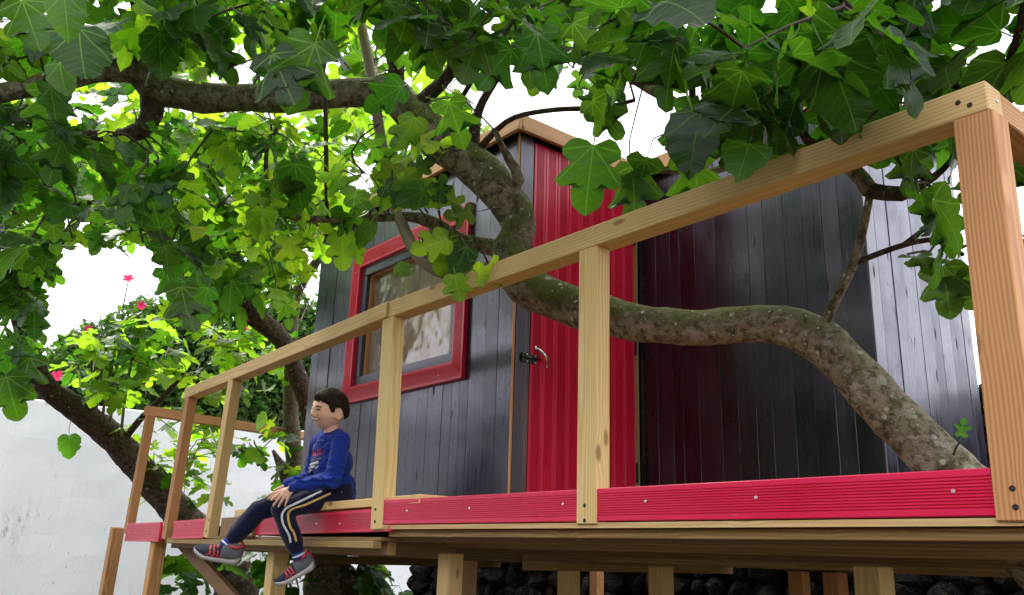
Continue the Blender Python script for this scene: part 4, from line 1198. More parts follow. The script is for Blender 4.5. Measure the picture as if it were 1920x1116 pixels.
    for px, py, d, sz, vi, ang in ((690, 235, 4.9, .2, 1, 20), (745, 285, 4.8, .19, 3, -20), (655, 350, 4.9, .2, 0, 35), (845, 330, 4.6, .15, 4, -30), (600, 350, 4.9, .2, 2, 10), (565, 330, 5.0, .2, 1, -15), (705, 300, 5.2, .2, 4, 70), (760, 330, 4.8, .15, 0, 120), (640, 300, 5.2, .2, 2, -40), (820, 300, 4.75, .13, 6, 140), (540, 420, 4.6, .18, 1, 5), (580, 430, 4.9, .16, 3, 30), (665, 445, 4.7, .12, 0, 10)):
        hang(T, px, py, d, sz, vi, ang)
    T.young = 0
    for px, py, d, sz, vi, ang in ((830, 160, 4.3, .24, 2, 20), (775, 150, 4.3, .22, 0, -60), (1000, 20, 3.4, .24, 2, 10), (1050, 10, 3.3, .2, 3, 35), (985, 60, 3.4, .2, 1, -40)):
        hang(T, px, py, d, sz, vi, ang)
    hang(T, 1760, 470, 3.1, .19, 0, 12); hang(T, 1772, 490, 3.05, .17, 2, 35); hang(T, 1800, 830, 2.95, .06, 3, 170)
    hang(T, 115, -45, 2.7, .15, 6, 8); hang(T, 145, 10, 3.0, .22, 4, 4); hang(T, 30, -30, 2.8, .17, 0, 20); hang(T, 108, 92, 3.4, .15, 6, 8)
    hang(T, 490, 60, 3.0, .24, 2, 25); hang(T, 610, 30, 3.0, .26, 2, -20); hang(T, 550, 270, 4.3, .24, 4, 5)
    return T
def hang(T, px, py, d, sz, vi, ang):
    """one leaf hung from its petiole foot at (px, py), blade turned to the viewer; ang: 0 = straight down"""
    b = at(px, py, d); a = math.radians(ang); r = T.r
    view = ray(px, py).normalized(); rt = CR; dn = -CU
    dirv = (dn*math.cos(a)+rt*math.sin(a)+view*r.uniform(-.35, .35)).normalized()
    nn = (-view+Vector((r.uniform(-.35, .35), r.uniform(-.35, .35), .2+r.uniform(-.2, .3))))
    if r.random() < .55: nn = -nn
    nn = (nn-dirv*nn.dot(dirv)).normalized(); x = dirv.cross(nn)
    T.put(b, x, dirv, nn, sz, False, r.random()**1.5, vi)
    P = min((p for p, r_ in T.pts), key=lambda p: (p-b).length)
    if (P-b).length < 1.2:
        n = 5; m = P.lerp(b, .5)+Vector((0, 0, .04))
        pts = [P.lerp(m, k/n).lerp(m.lerp(b, k/n), k/n) for k in range(n+1)]
        T.tube(pts, [.0055-.0005*k for k in range(n+1)])
FT = ftree(); FT.finish(300)

# ---- fig tree by the white wall, left of the deck
def ltree():
    T = Tree('fig_tree', 'fig tree with thick bare brown trunk leaning left across the white wall', (-9.6, 4.4, 0), M_BARK_D, M_LEAF, 8)
    base = at(440, 1100, 10.3); gr = Vector((base.x+.25, base.y, -.15))
    T.limb('trunk', [(gr, .30), (base, .25), (395, 1035, 10.2, 36), (330, 955, 10.0, 30), (265, 880, 9.8, 27), (200, 810, 9.6, 25), (130, 757, 9.4, 22), (85, 722, 9.2, 19), (55, 650, 9.0, 17), (38, 590, 8.8, 17), (45, 500, 8.5, 15), (20, 400, 8.2, 11), (-20, 300, 8.0, 8)], 18, .12)
    T.limb('branch', [(85, 722, 9.2, 16), (40, 690, 9.0, 12), (-20, 670, 8.8, 9), (-120, 640, 8.6, 7)], 10, .1)
    T.limb('branch', [(38, 590, 8.8, 10), (90, 500, 8.6, 8), (150, 400, 8.4, 7), (220, 320, 8.2, 6)], 10, .1)
    T.limb('branch', [(225, 835, 9.7, 7), (260, 790, 9.6, 6), (310, 740, 9.5, 5), (345, 700, 9.4, 4)], 8, .08)
    for x0, yb_, h in ((165, 787, 120), (178, 797, 150), (190, 806, 130), (205, 820, 180), (225, 842, 170)):
        T.limb('branch', [(x0, yb_, 9.6, 3), (x0+8, yb_-h*.5, 9.5, 3), (x0+22, yb_-h, 9.4, 3)], 6, .05, M_STEM)
    r = T.r
    T.grow(tips_in(r, 40, 110, 460, 590, 740, 9.0, 10.2, lambda x, y: not inside(GAPS[0], x, y)), per=(4, 6), size=(.18, .27), droop=(-10, 50), young=.75)
    T.grow(tips_in(r, 16, -60, 90, 440, 560, 7.5, 8.8), per=(4, 6), size=(.2, .3))
    T.grow(tips_in(r, 12, -60, 50, 480, 720, 7.5, 8.8), per=(4, 6), size=(.2, .3))
    T.grow(tips_in(r, 34, -100, 330, 240, 470, 6.8, 8.6), per=(4, 7), size=(.18, .28), young=.25)
    T.grow(tips_in(r, 18, 240, 420, 780, 960, 9.6, 10.3), per=(3, 4), size=(.15, .22), droop=(-20, 40), young=.8)
    T.grow(tips_in(r, 16, 325, 425, 770, 960, 9.3, 10.2), per=(3, 5), size=(.15, .22), droop=(-20, 40), young=.9)
    T.grow(tips_in(r, 6, 330, 420, 1020, 1110, 9.3, 9.8), per=(3, 5), size=(.22, .32))
    for px, py, d, sz, vi, ang in ((20, 620, 7.6, .42, 2, 0), (5, 680, 7.4, .4, 0, 15), (60, 640, 7.6, .36, 2, -10), (130, 800, 9.2, .24, 4, 0)):
        hang(T, px, py, d, sz, vi, ang)
    return T
LT = ltree(); LT.finish(290)

# ---- fig tree just behind the left corner of the house
def mtree():
    T = Tree('fig_tree', 'fig tree with pale upright mossy stems directly left of the house corner', (-8.4, 6.4, 0), M_BARK_M, M_LEAF, 21)
    base = at(612, 1116, 9.9); gr = Vector((base.x, base.y, -.15))
    T.limb('trunk', [(gr, .32), (base, .27), (608, 1040, 9.9, 40), (590, 960, 9.9, 28), (558, 880, 9.95, 17), (546, 800, 10, 15), (547, 700, 10, 14), (545, 600, 10, 14), (560, 540, 9.9, 11), (600, 480, 9.8, 8), (620, 420, 9.6, 6)], 16, .1)
    T.limb('branch', [(600, 900, 9.8, 17), (590, 830, 9.7, 16), (577, 760, 9.6, 16), (556, 700, 9.5, 17), (530, 640, 9.4, 18), (480, 595, 9.2, 20), (448, 555, 9.1, 20), (436, 510, 9.0, 19), (430, 440, 8.8, 12), (400, 360, 8.6, 9), (380, 250, 8.4, 7)], 14, .11, M_BARK_D)
    T.limb('branch', [(448, 560, 9.1, 12), (410, 548, 9.0, 8), (370, 546, 8.9, 6), (330, 560, 8.8, 4)], 8, .08, M_BARK_D)
    T.limb('branch', [(612, 1050, 9.9, 30), (670, 1110, 9.9, 24), (690, 1060, 10, 18), (705, 1000, 10, 12), (700, 940, 10, 8)], 10, .1, M_BARK_D)
    T.limb('branch', [(548, 915, 9.9, 17), (530, 880, 10, 11), (512, 845, 10.1, 3)], 10, .1, M_BARK_D)
    r = T.r
    T.grow(tips_in(r, 56, 330, 610, 250, 560, 7.6, 9.8), per=(4, 7), size=(.2, .29), young=.6)
    T.grow(tips_in(r, 70, 520, 900, 20, 420, 7.5, 10.5), per=(4, 7), size=(.2, .3), droop=(0, 60), young=.8)
    T.grow(tips_in(r, 60, 20, 560, 60, 440, 7.5, 10.0), per=(4, 7), size=(.2, .3), droop=(0, 60), young=.8)
    T.grow(tips_in(r, 34, 290, 600, 440, 600, 8.2, 9.8, lambda x, y: y < 530+ (x-290)*.2), per=(4, 6), size=(.2, .28), young=.4)
    T.grow(tips_in(r, 16, 440, 600, 620, 900, 9.4, 10.4), per=(3, 5), size=(.18, .26), droop=(-10, 50), young=.6)
    T.grow(tips_in(r, 12, 430, 560, 800, 980, 9.4, 10.2), per=(3, 5), size=(.17, .24), droop=(-10, 50), young=.6)
    T.grow(tips_in(r, 10, 620, 760, 1050, 1112, 9.4, 10.2), per=(3, 5), size=(.2, .28))
    T.grow(tips_in(r, 8, 460, 560, 1020, 1112, 9.4, 10.2), per=(3, 5), size=(.2, .28))
    for px, py, d, sz, vi, ang in ((335, 500, 7.0, .38, 1, 8), (395, 520, 7.2, .3, 0, -15), (300, 480, 7.2, .3, 2, 20), (370, 470, 7.5, .3, 3, 0), (440, 500, 7.6, .3, 4, -10)):
        hang(T, px, py, d, sz, vi, ang)
    return T
MT = mtree(); MT.finish(290)

# ---- hibiscus hedge above the wall
def hibiscus():
    r = random.Random(77)
    t = thing('hibiscus_bush', (-13.6, 4.6, 0), 'dense small leaved hibiscus bush with pink flowers showing above the white wall', 'bush')
    lst, tv, tf = [], [], []
    HS = [(on_x(px, py, -13.2).y, on_x(px, py, -13.2).z-EYE) for px, py in ((60, 700), (120, 640), (165, 605), (215, 575), (260, 562), (320, 540), (400, 520), (520, 530), (620, 560), (760, 600))]
    def surf(y, u):
        K = HS; z = K[-1][1]
        for (a0, b0), (a1, b1) in zip(K[:-1], K[1:]):
            if y <= a1: z = b0+(b1-b0)*max(0, (y-a0))/(a1-a0); break
        return z+.06*math.sin(y*5+1)+.05*math.sin(y*11)
    for i in range(16000):
        y = r.uniform(2.0, 8.6); topz = surf(y, 0)
        z = r.uniform(1.55, topz)
        x = -13.0-r.random()**1.6*1.1-(z/topz)**3*.5
        d = Vector((r.gauss(.5, .7), r.gauss(0, .8), r.gauss(.25, .6))).normalized()
        nn = Vector((r.gauss(.4, .5), r.gauss(0, .5), r.gauss(.8, .4))); nn = (nn-d*nn.dot(d)).normalized(); xx = d.cross(nn)
        s = r.uniform(.06, .11)
        lst.append((Matrix.Translation((x, y, Z(z))) @ Matrix((xx, d, nn)).transposed().to_4x4() @ Matrix.Diagonal((s, s, s, 1)), r.randrange(3), r.random()))
    build_leaves(lst, HVAR, 'foliage', M_HEDGE, t)
    bm = bmesh.new(); gc = {}                            # added dark backing: hides the sky, the bush's inner shade in its colour
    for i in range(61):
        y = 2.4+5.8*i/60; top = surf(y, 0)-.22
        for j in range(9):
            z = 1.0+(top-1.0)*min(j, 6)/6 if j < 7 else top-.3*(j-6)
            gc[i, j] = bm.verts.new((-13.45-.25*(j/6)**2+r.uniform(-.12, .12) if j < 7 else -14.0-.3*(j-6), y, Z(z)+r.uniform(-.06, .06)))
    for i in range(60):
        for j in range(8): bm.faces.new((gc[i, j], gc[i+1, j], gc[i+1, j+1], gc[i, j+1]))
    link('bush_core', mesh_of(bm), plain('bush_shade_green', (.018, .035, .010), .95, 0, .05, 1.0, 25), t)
    for k in range(12):
        y = r.uniform(2.6, 6.0); a = Vector((-13.4, y, Z(.6))); b = Vector((-13.0-r.random()*.5, y+r.uniform(-.7, .7), Z(surf(y, 0)*r.uniform(.8, 1.02))))
        pts = [a.lerp(b, u/6)+Vector((r.uniform(-.03, .03), r.uniform(-.05, .05), 0)) for u in range(7)]
        me = tube_mesh(pts, [.022-.002*u for u in range(7)], 5)
        o = len(tv); tv += [v.co.copy() for v in me.vertices]; tf += [tuple(o+q for q in p.vertices) for p in me.polygons]
    tag(link('stems', np_mesh(tv, tf, 'stems'), M_STEM, t), kind='stuff')
    bm = bmesh.new()                                     # five-petalled flower
    for k in range(5):
        a = k*1.2566; c0 = bm.verts.new((0, 0, 0))
        ring = []
        for q, (u, v) in enumerate(((.35, -.28), (.8, -.42), (1.05, -.1), (1.0, .2), (.75, .45), (.35, .28))):
            x, y = u*math.cos(a)-v*math.sin(a), u*math.sin(a)+v*math.cos(a)
            ring.append(bm.verts.new((x, y, .55*u-.25*u*u+.06*(q % 2))))
        for q in range(5): bm.faces.new((c0, ring[q], ring[q+1]))
    r2 = bmesh.ops.create_cone(bm, cap_ends=True, segments=5, radius1=.05, radius2=.03, depth=1.1)
    for v in r2['verts']: v.co.z += .5
    fm = mesh_of(bm, 'flower', True); fm.materials.append(M_PETAL)
    for px, py in ((241, 524), (355, 524), (265, 573), (165, 618), (395, 567), (466, 620), (108, 706), (276, 692), (416, 737)):
        p = on_x(px, py, -13.0-r.random()*.1)
        n = Vector((1, r.uniform(-.6, .2), r.uniform(-.3, .6)))
        s = r.uniform(.06, .085)
        if py < 530:
            link('flower_stem', tube_mesh([p, p+Vector((-.25, .05, -.35)), p+Vector((-.5, .2, -1.1))], [.008, .012, .018], 5), M_TWIG, t)
        link('flower', fm, None, t, Matrix.Translation(p) @ n.to_track_quat('Z', 'Y').to_matrix().to_4x4() @ Matrix.Diagonal((s, s, s, 1)))
hibiscus()
# ------------------------------------------------------------------ the boy
def cloth(name, col, rough=.85, fold=.5, fsc=9.0):
    m, nt, N, L, B = nodes_of(name); g = G(nt)
    t = g.n('ShaderNodeTexCoord'); v = t.outputs['Object']
    fo = g.noise(v, fsc, 3, .5, .8); we = g.noise(v, 240, 2, .5)
    c = g.mix(g.math('MULTIPLY_ADD', we, .5, g.math('MULTIPLY', fo, .4)), tuple(x*.75 for x in col), tuple(x*1.2 for x in col))
    L.new(c, B.inputs['Base Color']); B.inputs['Roughness'].default_value = rough
    B.inputs['Specular IOR Level'].default_value = .2
    B.inputs['Sheen Weight'].default_value = .15
    L.new(g.bump(g.math('ADD', fo, g.math('MULTIPLY', we, .08)), fold, .02), B.inputs['Normal'])
    return m
M_SWEAT = cloth('blue_jersey', (.006, .028, .26), fold=1.0)
M_TROU = cloth('navy_jersey', (.006, .009, .035), fold=.5, fsc=8)
M_WHITE = plain('white_tape', (.72, .72, .74), .7)
M_YELL = plain('yellow_tape', (.70, .48, .13), .7)
M_PRINTR = plain('red_print', (.45, .03, .06), .7)
M_PRINTW = plain('white_print', (.6, .62, .66), .7)
M_PRINTG = plain('grey_print', (.06, .06, .075), .7)
M_SHOE = plain('shoe_mesh_navy', (.018, .022, .045), .75, 0, .3, .3, 200)
M_SHOEG = plain('shoe_suede_grey', (.13, .13, .145), .8, 0, .3, .3, 120)
M_SOLE = plain('shoe_sole', (.46, .42, .41), .6)
M_SHOER = plain('shoe_red', (.60, .025, .02), .5)
M_SOCK = plain('sock_blue', (.02, .05, .30), .85)
m, nt, N, L, B = nodes_of('boy_hair'); g = G(nt)
raw, vec, rnd = g.objvec()
st = g.noise(g.vmath('MULTIPLY', raw, (60, 60, 300)), 1.0, 4, .6)
L.new(g.mix(st, (.010, .0052, .0032), (.048, .024, .014)), B.inputs['Base Color']); B.inputs['Roughness'].default_value = .5; B.inputs['Specular IOR Level'].default_value = .25
L.new(g.bump(g.noise(raw, 180, 4, .7), .5, .004), B.inputs['Normal'])
M_HAIR = m
m, nt, N, L, B = nodes_of('skin'); g = G(nt)
a_ = g.n('ShaderNodeAttribute'); a_.attribute_name = 'skin_colour'
L.new(a_.outputs['Color'], B.inputs['Base Color']); B.inputs['Roughness'].default_value = .5
B.inputs['Subsurface Weight'].default_value = .12; B.inputs['Subsurface Radius'].default_value = (.01, .004, .002)
B.inputs['Specular IOR Level'].default_value = .35
M_SKIN = m
M_EYEW = plain('eye_white', (.62, .58, .55), .3)
M_IRIS = plain('iris_brown', (.012, .006, .004), .15)
M_TEETH = plain('teeth', (.78, .74, .68), .3)

hipP = on_y(632, 925, 2.57)
D0 = proj(hipP)[2]
MPP = D0/FPX
def J(px, py, c=0.0): return at(px, py, D0-c)
rH = Vector((CR.x, CR.y, 0)).normalized(); tC = Vector((-CF.x, -CF.y, 0)).normalized()
rayb = ray(620, 860); tC = Vector((-rayb.x, -rayb.y, 0)).normalized(); rH = Vector((0, 0, 1)).cross(tC); rH = rH if rH.dot(CR) > 0 else -rH
UPB = (J(628, 730)-J(620, 830)).normalized()
def basis(theta, up=Vector((0, 0, 1))):
    F = (-rH*math.cos(theta)+tC*math.sin(theta)); L_ = (rH*math.sin(theta)+tC*math.cos(theta))
    U = up.normalized(); F = (F-U*F.dot(U)).normalized(); L_ = U.cross(F)
    return F, L_, U
class Blob:
    def __init__(s): s.bm = bmesh.new()
    def cone(s, a, b, ra, rb, seg=16):
        a, b = Vector(a), Vector(b); ax = (b-a); L_ = ax.length; ax.normalize()
        u = ax.orthogonal().normalized(); w = ax.cross(u); rings = []
        prof = [(-ra*math.cos(t), ra*math.sin(t)) for t in [math.pi/2*k/5 for k in range(1, 6)]]
        prof += [(L_*k/4, ra+(rb-ra)*k/4) for k in range(1, 4)]
        prof += [(L_+rb*math.sin(t), rb*math.cos(t)) for t in [math.pi/2*k/5 for k in range(0, 5)]]
        for z, r in prof:
            rings.append([s.bm.verts.new(a+ax*z+(u*math.cos(2*math.pi*k/seg)+w*math.sin(2*math.pi*k/seg))*r) for k in range(seg)])
        p0, p1 = s.bm.verts.new(a-ax*ra), s.bm.verts.new(b+ax*rb)
        for r0_, r1_ in zip(rings[:-1], rings[1:]):
            for k in range(seg): s.bm.faces.new((r0_[k], r0_[(k+1) % seg], r1_[(k+1) % seg], r1_[k]))
        for k in range(seg):
            s.bm.faces.new((rings[0][(k+1) % seg], rings[0][k], p0)); s.bm.faces.new((rings[-1][k], rings[-1][(k+1) % seg], p1))
        return s
    def chain(s, pts, rad, seg=14):
        for i in range(len(pts)-1): s.cone(pts[i], pts[i+1], rad[i], rad[i+1], seg)
    def ell(s, c_, B_, r):
        F, L_, U = B_; mw = Matrix.Translation(c_) @ Matrix((F*r[0], L_*r[1], U*r[2])).transposed().to_4x4()
        bmesh.ops.create_uvsphere(s.bm, u_segments=28, v_segments=18, radius=1.0, matrix=mw)
    def grid(s, vs, fs):
        v = [s.bm.verts.new(p) for p in vs]
        for f in fs: s.bm.faces.new([v[k] for k in f])
    def remesh(s, vox, it=4, fac=.5):
        bmesh.ops.recalc_face_normals(s.bm, faces=s.bm.faces[:])
        me = mesh_of(s.bm); o = bpy.data.objects.new('tmp', me); COL.objects.link(o)
        m_ = o.modifiers.new('r', 'REMESH'); m_.mode = 'VOXEL'; m_.voxel_size = vox; m_.use_smooth_shade = True
        if it:
            q = o.modifiers.new('s', 'SMOOTH'); q.factor = fac; q.iterations = it
        dg = bpy.context.evaluated_depsgraph_get()
        out = bpy.data.meshes.new_from_object(o.evaluated_get(dg))
        bpy.data.objects.remove(o); bpy.data.meshes.remove(me)
        out.materials.clear()
        return out
BB = basis(math.radians(35)); HB = basis(math.radians(38), UPB)
boy = thing('person', (hipP.x, hipP.y, Z(.25)), 'smiling dark haired boy in blue sweatshirt and striped navy joggers sitting on the plank', 'person')
# joints
sh_c = J(618, 829, .0); shN, shF = sh_c+BB[1]*.118, sh_c-BB[1]*.118
elN, wrN = J(624, 899, .19), J(550, 913, .21)
elF, wrF = J(583, 897, -.08), J(541, 908, .09)
hpN, knN, anN = J(637, 924, .075), J(527, 955, .16), J(556, 1030, .17)
hpF, knF, anF = J(606, 924, -.09), J(484, 957, .03), J(434, 1012, .10)
neck0, headC = J(624, 815, 0), J(618, 769, .02)
# --- head surface
def head_point(d, k=1.0, extra=0.0):
    f, l, u = d
    rf = .114 if f > 0 else .118; r = Vector((f*rf, l*.087, u*.114))
    s = 1.0
    def gb(f0, l0, u0, a, sg, sl=None, su=None):
        n = math.sqrt(f0*f0+l0*l0+u0*u0)
        return a*math.exp(-((f-f0/n)/sg)**2-((l-l0/n)/(sl or sg))**2-((u-u0/n)/(su or sg))**2)
    s += gb(1, 0, -.15, .21, .2, .12, .11) + gb(1, 0, .06, .07, .2, .10, .16)
    for sd in (-1, 1):
        s += gb(.93, sd*.33, .26, .025, .15) + gb(.92, sd*.36, .09, -.05, .2, .14, .10) + gb(.8, sd*.52, -.22, .045, .25) + gb(1, sd*.12, -.2, .03, .1)
    s += gb(.95, 0, -.40, .03, .16, .25, .09)+gb(.93, 0, -.52, .02, .15, .2, .06) + gb(.78, 0, -.78, .06, .22)
    if u < -.25:
        t = (-u-.25)/.75; r.y *= 1-.30*t
        if f < .1: r.x *= 1-.35*t
    return r*(s*k)+(Vector((f, l, u))*extra if extra else Vector((0, 0, 0)))
def head_world(v): return headC+HB[0]*v.x+HB[1]*v.y+HB[2]*v.z
def sphere_grid(nu, nv, fn, keep=None):
    vs, fs, idx = [], [], {}
    for j in range(nv+1):
        th_ = math.pi*j/nv
        for i in range(nu):
            ph = 2*math.pi*i/nu; d = (math.sin(th_)*math.cos(ph), math.sin(th_)*math.sin(ph), math.cos(th_))
            if j in (0, nv) and i > 0: idx[i, j] = idx[0, j]; continue
            idx[i, j] = len(vs); vs.append(fn(d))
    for j in range(nv):
        for i in range(nu):
            q = [idx[i, j], idx[i, j+1], idx[(i+1) % nu, j+1], idx[(i+1) % nu, j]]
            q = list(dict.fromkeys(q))
            if len(q) > 2: fs.append(tuple(q))
    return vs, fs
body = Blob()
body.grid(*sphere_grid(72, 54, lambda d: head_world(head_point(d))))
body.chain([neck0+Vector((0, 0, -.03)), headC-HB[2]*.05-HB[0]*.012], [.047, .044])
for sd in (-1, 1):                                       # ears
    e_ = head_world(Vector((.008, sd*.088, -.016)))
    ax = (HB[0]*.75*-1+HB[1]*sd*.8).normalized(); up_ = (HB[2]-HB[0]*.15).normalized(); nn_ = (HB[1]*sd+HB[0]*.55).normalized(); fl = up_.cross(nn_).normalized()
    for k in range(9):
        t0, t1 = math.radians(-60+k*30), math.radians(-30+k*30)
        p = lambda t: e_+up_*.030*math.sin(t)*(.9 if math.sin(t) < 0 else 1)+fl*.017*math.cos(t)+(HB[1]*sd)*.006-HB[0]*.004
        body.cone(p(t0), p(t1), .0052, .0052, 8)
    body.ell(e_, (fl, nn_, up_), (.016, .007, .026))
body.chain([sh_c-Vector((0,0,.03)), J(622, 905, -.01)], [.055, .075]); body.chain([shN, elN, wrN], [.035, .031, .022]); body.chain([shF, elF, wrF], [.035, .031, .022])
body.chain([neck0, sh_c-Vector((0,0,.03))], [.042, .04])
body.chain([hpN, knN, anN], [.06, .045, .030]); body.chain([hpF, knF, anF], [.06, .045, .030]); body.cone(hpN, hpF, .075, .075)
for an, toe in ((anN, J(560, 1064, .17)), (anF, J(425, 1036, .12))): body.chain([an, an.lerp(toe, .5), toe], [.030, .026, .022])
def hand(wr, kn, tips, thumb, c_w):
    for k, (K, T_) in enumerate(zip(kn, tips)):
        body.chain([wr, wr.lerp(K, .5), K], [.0185, .0135, .0095], 10)
        mid = K.lerp(T_, .48)+(K-wr).normalized()*.004+c_w*.006
        r1 = (.0072, .0075, .0072, .0064)[k]
        body.chain([K, mid, T_], [r1*1.12, r1, r1*.84], 9)
    body.chain([wr.lerp(kn[0], .25), thumb[0], thumb[1]], [.012, .0085, .0068], 9)
tc_ = tC*1.0
hand(wrN, [J(524.5, 925, .215), J(527.5, 929, .225), J(533.5, 931.5, .228), J(540.5, 931.5, .225)], [J(509.5, 938, .20), J(512.5, 947.5, .212), J(522, 950, .228), J(534.5, 949, .232)], [J(530, 918, .19), J(517, 924, .185)], tc_)
hand(wrF, [J(521, 919, .10), J(522, 922, .115), J(525, 924, .125), J(530, 925, .13)], [J(501, 931, .07), J(503, 936, .09), J(508, 938, .11), J(515, 937, .12)], [J(528, 913, .13), J(514, 919, .14)], tc_)
bme = body.remesh(.0036, 3, .45)
# skin colour: lips, cheeks and nails differ as flesh does
cols = np.zeros((len(bme.vertices), 4), np.float32)
for i, v in enumerate(bme.vertices):
    q = v.co-headC; f, l, u = q.dot(HB[0]), q.dot(HB[1]), q.dot(HB[2])
    c_ = Vector((.82, .50, .355))
    if f > .04:
        mu = -.047+4.0*l*l
        k = math.exp(-((u-mu)/.0095)**2) if abs(l) < .042 else 0
        c_ = c_.lerp(Vector((.50, .16, .13)), .85*k)
        for sd in (-1, 1): c_ = c_.lerp(Vector((.70, .31, .21)), .45*math.exp(-((l-sd*.045)/.02)**2-((u+.022)/.02)**2))
    cols[i] = (*c_, 1)
ca = bme.color_attributes.new('skin_colour', 'FLOAT_COLOR', 'POINT'); ca.data.foreach_set('color', cols.ravel())
bodyo = link('body', bme, M_SKIN, boy)
def bvh_of(me): 
    return BVHTree.FromPolygons([v.co for v in me.vertices], [tuple(p.vertices) for p in me.polygons])
bb = bvh_of(bme)
def ribbon(name, pts, w, bvh, mat, parent, off=.0014, side=None, thick=.0012):
    """strip laid on a surface through pts, w wide (number or per-point), standing a little proud of it"""
    P, Nn = [], []
    for p in pts:
        co, no, i, d = bvh.find_nearest(p); P.append(co); Nn.append(no)
    n = len(P); ws = w if hasattr(w, '__len__') else [w]*n; vs, fs = [], []
    for i in range(n):
        t = (P[min(i+1, n-1)]-P[max(i-1, 0)]).normalized(); s_ = t.cross(Nn[i]).normalized()
        for k in (-1, 0, 1):
            co, no, _, _ = bvh.find_nearest(P[i]+s_*ws[i]*.5*k); vs.append(co+no*off)
        for k in (1, -1): vs.append(vs[-3+0*k] if False else P[i]+s_*ws[i]*.5*k-Nn[i]*.004)
    for i in range(n-1):
        a, b = i*5, (i+1)*5
        for k in range(5): fs.append((a+k, b+k, b+(k+1) % 5, a+(k+1) % 5))
    fs.append((0, 1, 2, 3, 4)); e_ = (n-1)*5; fs.append((e_+4, e_+3, e_+2, e_+1, e_))
    return link(name, np_mesh(vs, fs, name), mat, parent)
def face(l, u, f=.14): return head_world(Vector((f, l, u)))
def facep(l, u): 
    o = face(l, u, .2); h = bb.ray_cast(o, -HB[0]); return h[0] if h[0] else face(l, u, .1)
ribbon('teeth', [facep(.0042*k, -.0475+4.3*(.0042*k)**2) for k in range(-8, 9)], [.012*max(.15, 1-(abs(k)/8.5)**2.5) for k in range(-8, 9)], bb, M_TEETH, boy, .0010)
for sd in (-1, 1):
    ec = facep(sd*.031, .010)
    e_ = Blob(); e_.ell(ec-HB[0]*.0045, HB, (.0065, .0125, .0048)); link('eye', mesh_of(e_.bm, smooth=True), M_EYEW, boy)
    e_ = Blob(); e_.ell(ec+HB[0]*.0000+HB[1]*.001, HB, (.0030, .0056, .0050)); link('iris', mesh_of(e_.bm, smooth=True), M_IRIS, boy)
    ribbon('eyelash', [facep(sd*(.031+.0025*k), .0155-.00022*k*k+.0005*k) for k in range(-5, 6)], [.0035]*11, bb, M_HAIR, boy, .004)
    ribbon('eyebrow', [facep(sd*(.031+.0035*k), .031-.00022*k*k-.0002*k) for k in range(-5, 6)], [.0035+.0035*(1-abs(k+1)/6.5) for k in range(-5, 6)], bb, M_HAIR, boy, .002)
# hair
def hairline(az):
    a = abs(math.degrees(az)); K = [(0, .50), (25, .49), (45, .44), (54, .32), (60, .12), (66, -.12), (74, -.16), (82, .10), (96, .14), (106, -.1), (118, -.42), (150, -.56), (180, -.60)]
    for (a0, b0), (a1, b1) in zip(K[:-1], K[1:]):
        if a <= a1: return b0+(b1-b0)*(a-a0)/(a1-a0)
    return -.5
HN = vnoise(9)
def hair_out(d):
    az = math.atan2(d[1], d[0]); m_ = d[2]-hairline(az)
    t = max(0.0, min(1.0, m_/.22)); t = t*t*(3-2*t)
    x = HN(az*9, d[2]*3, 1)*.5+HN(az*26, d[2]*5, 3)*.5
    ex = -.008+t*(.014+.006*max(0, d[2])+.0042*x)+(.004*x if 0 < m_ < .2 else 0)
    if abs(az) < .9 and 0 < m_ < .35: ex += .006
    p = head_point(d); return head_world(p+Vector(d)*ex)
hb = Blob(); hb.grid(*sphere_grid(110, 80, hair_out))
hr = random.Random(4); crown_d = Vector((-.40, .05, .92)).normalized(); made = 0
while made < 900:
    d = Vector((hr.gauss(0, 1), hr.gauss(0, 1), hr.gauss(0, 1))).normalized(); az = math.atan2(d.y, d.x)
    if d.z < hairline(az)+.03 or d.z < -.55: continue
    fl = (d-crown_d*d.dot(crown_d)); fl = (fl-d*fl.dot(d)); fl = fl.normalized() if fl.length > .05 else Vector((1, 0, 0))
    fl = (fl+Vector((hr.gauss(.12, .22), hr.gauss(0, .22), hr.gauss(-.1, .15)))); ln = hr.uniform(.16, .30)*(1 if d.z > .1 else .7)
    prev = None; ring0 = None; w_ = hr.uniform(.0022, .0042)
    for q in range(4):
        u = q/3; dd = (d+fl*ln*u).normalized()
        if dd.z < hairline(math.atan2(dd.y, dd.x))-.10: dd = d+(dd-d)*.5; dd.normalize()
        c0 = hair_out(tuple(dd)); nn_ = (c0-headC).normalized(); c0 = c0+nn_*(-.002+.0045*math.sin(math.pi*(.15+u*.6))+hr.uniform(0, .0012))
        sd_ = nn_.cross(head_world(fl)-headC).normalized(); ww = w_*(1-.85*u)
        ring = [hb.bm.verts.new(c0+sd_*ww), hb.bm.verts.new(c0+nn_*ww*.9), hb.bm.verts.new(c0-sd_*ww)]
        if prev:
            for k in range(3): hb.bm.faces.new((prev[k], prev[(k+1) % 3], ring[(k+1) % 3], ring[k]))
        prev = ring
    made += 1
hme = mesh_of(hb.bm, smooth=True)
link('hair', hme, M_HAIR, boy)

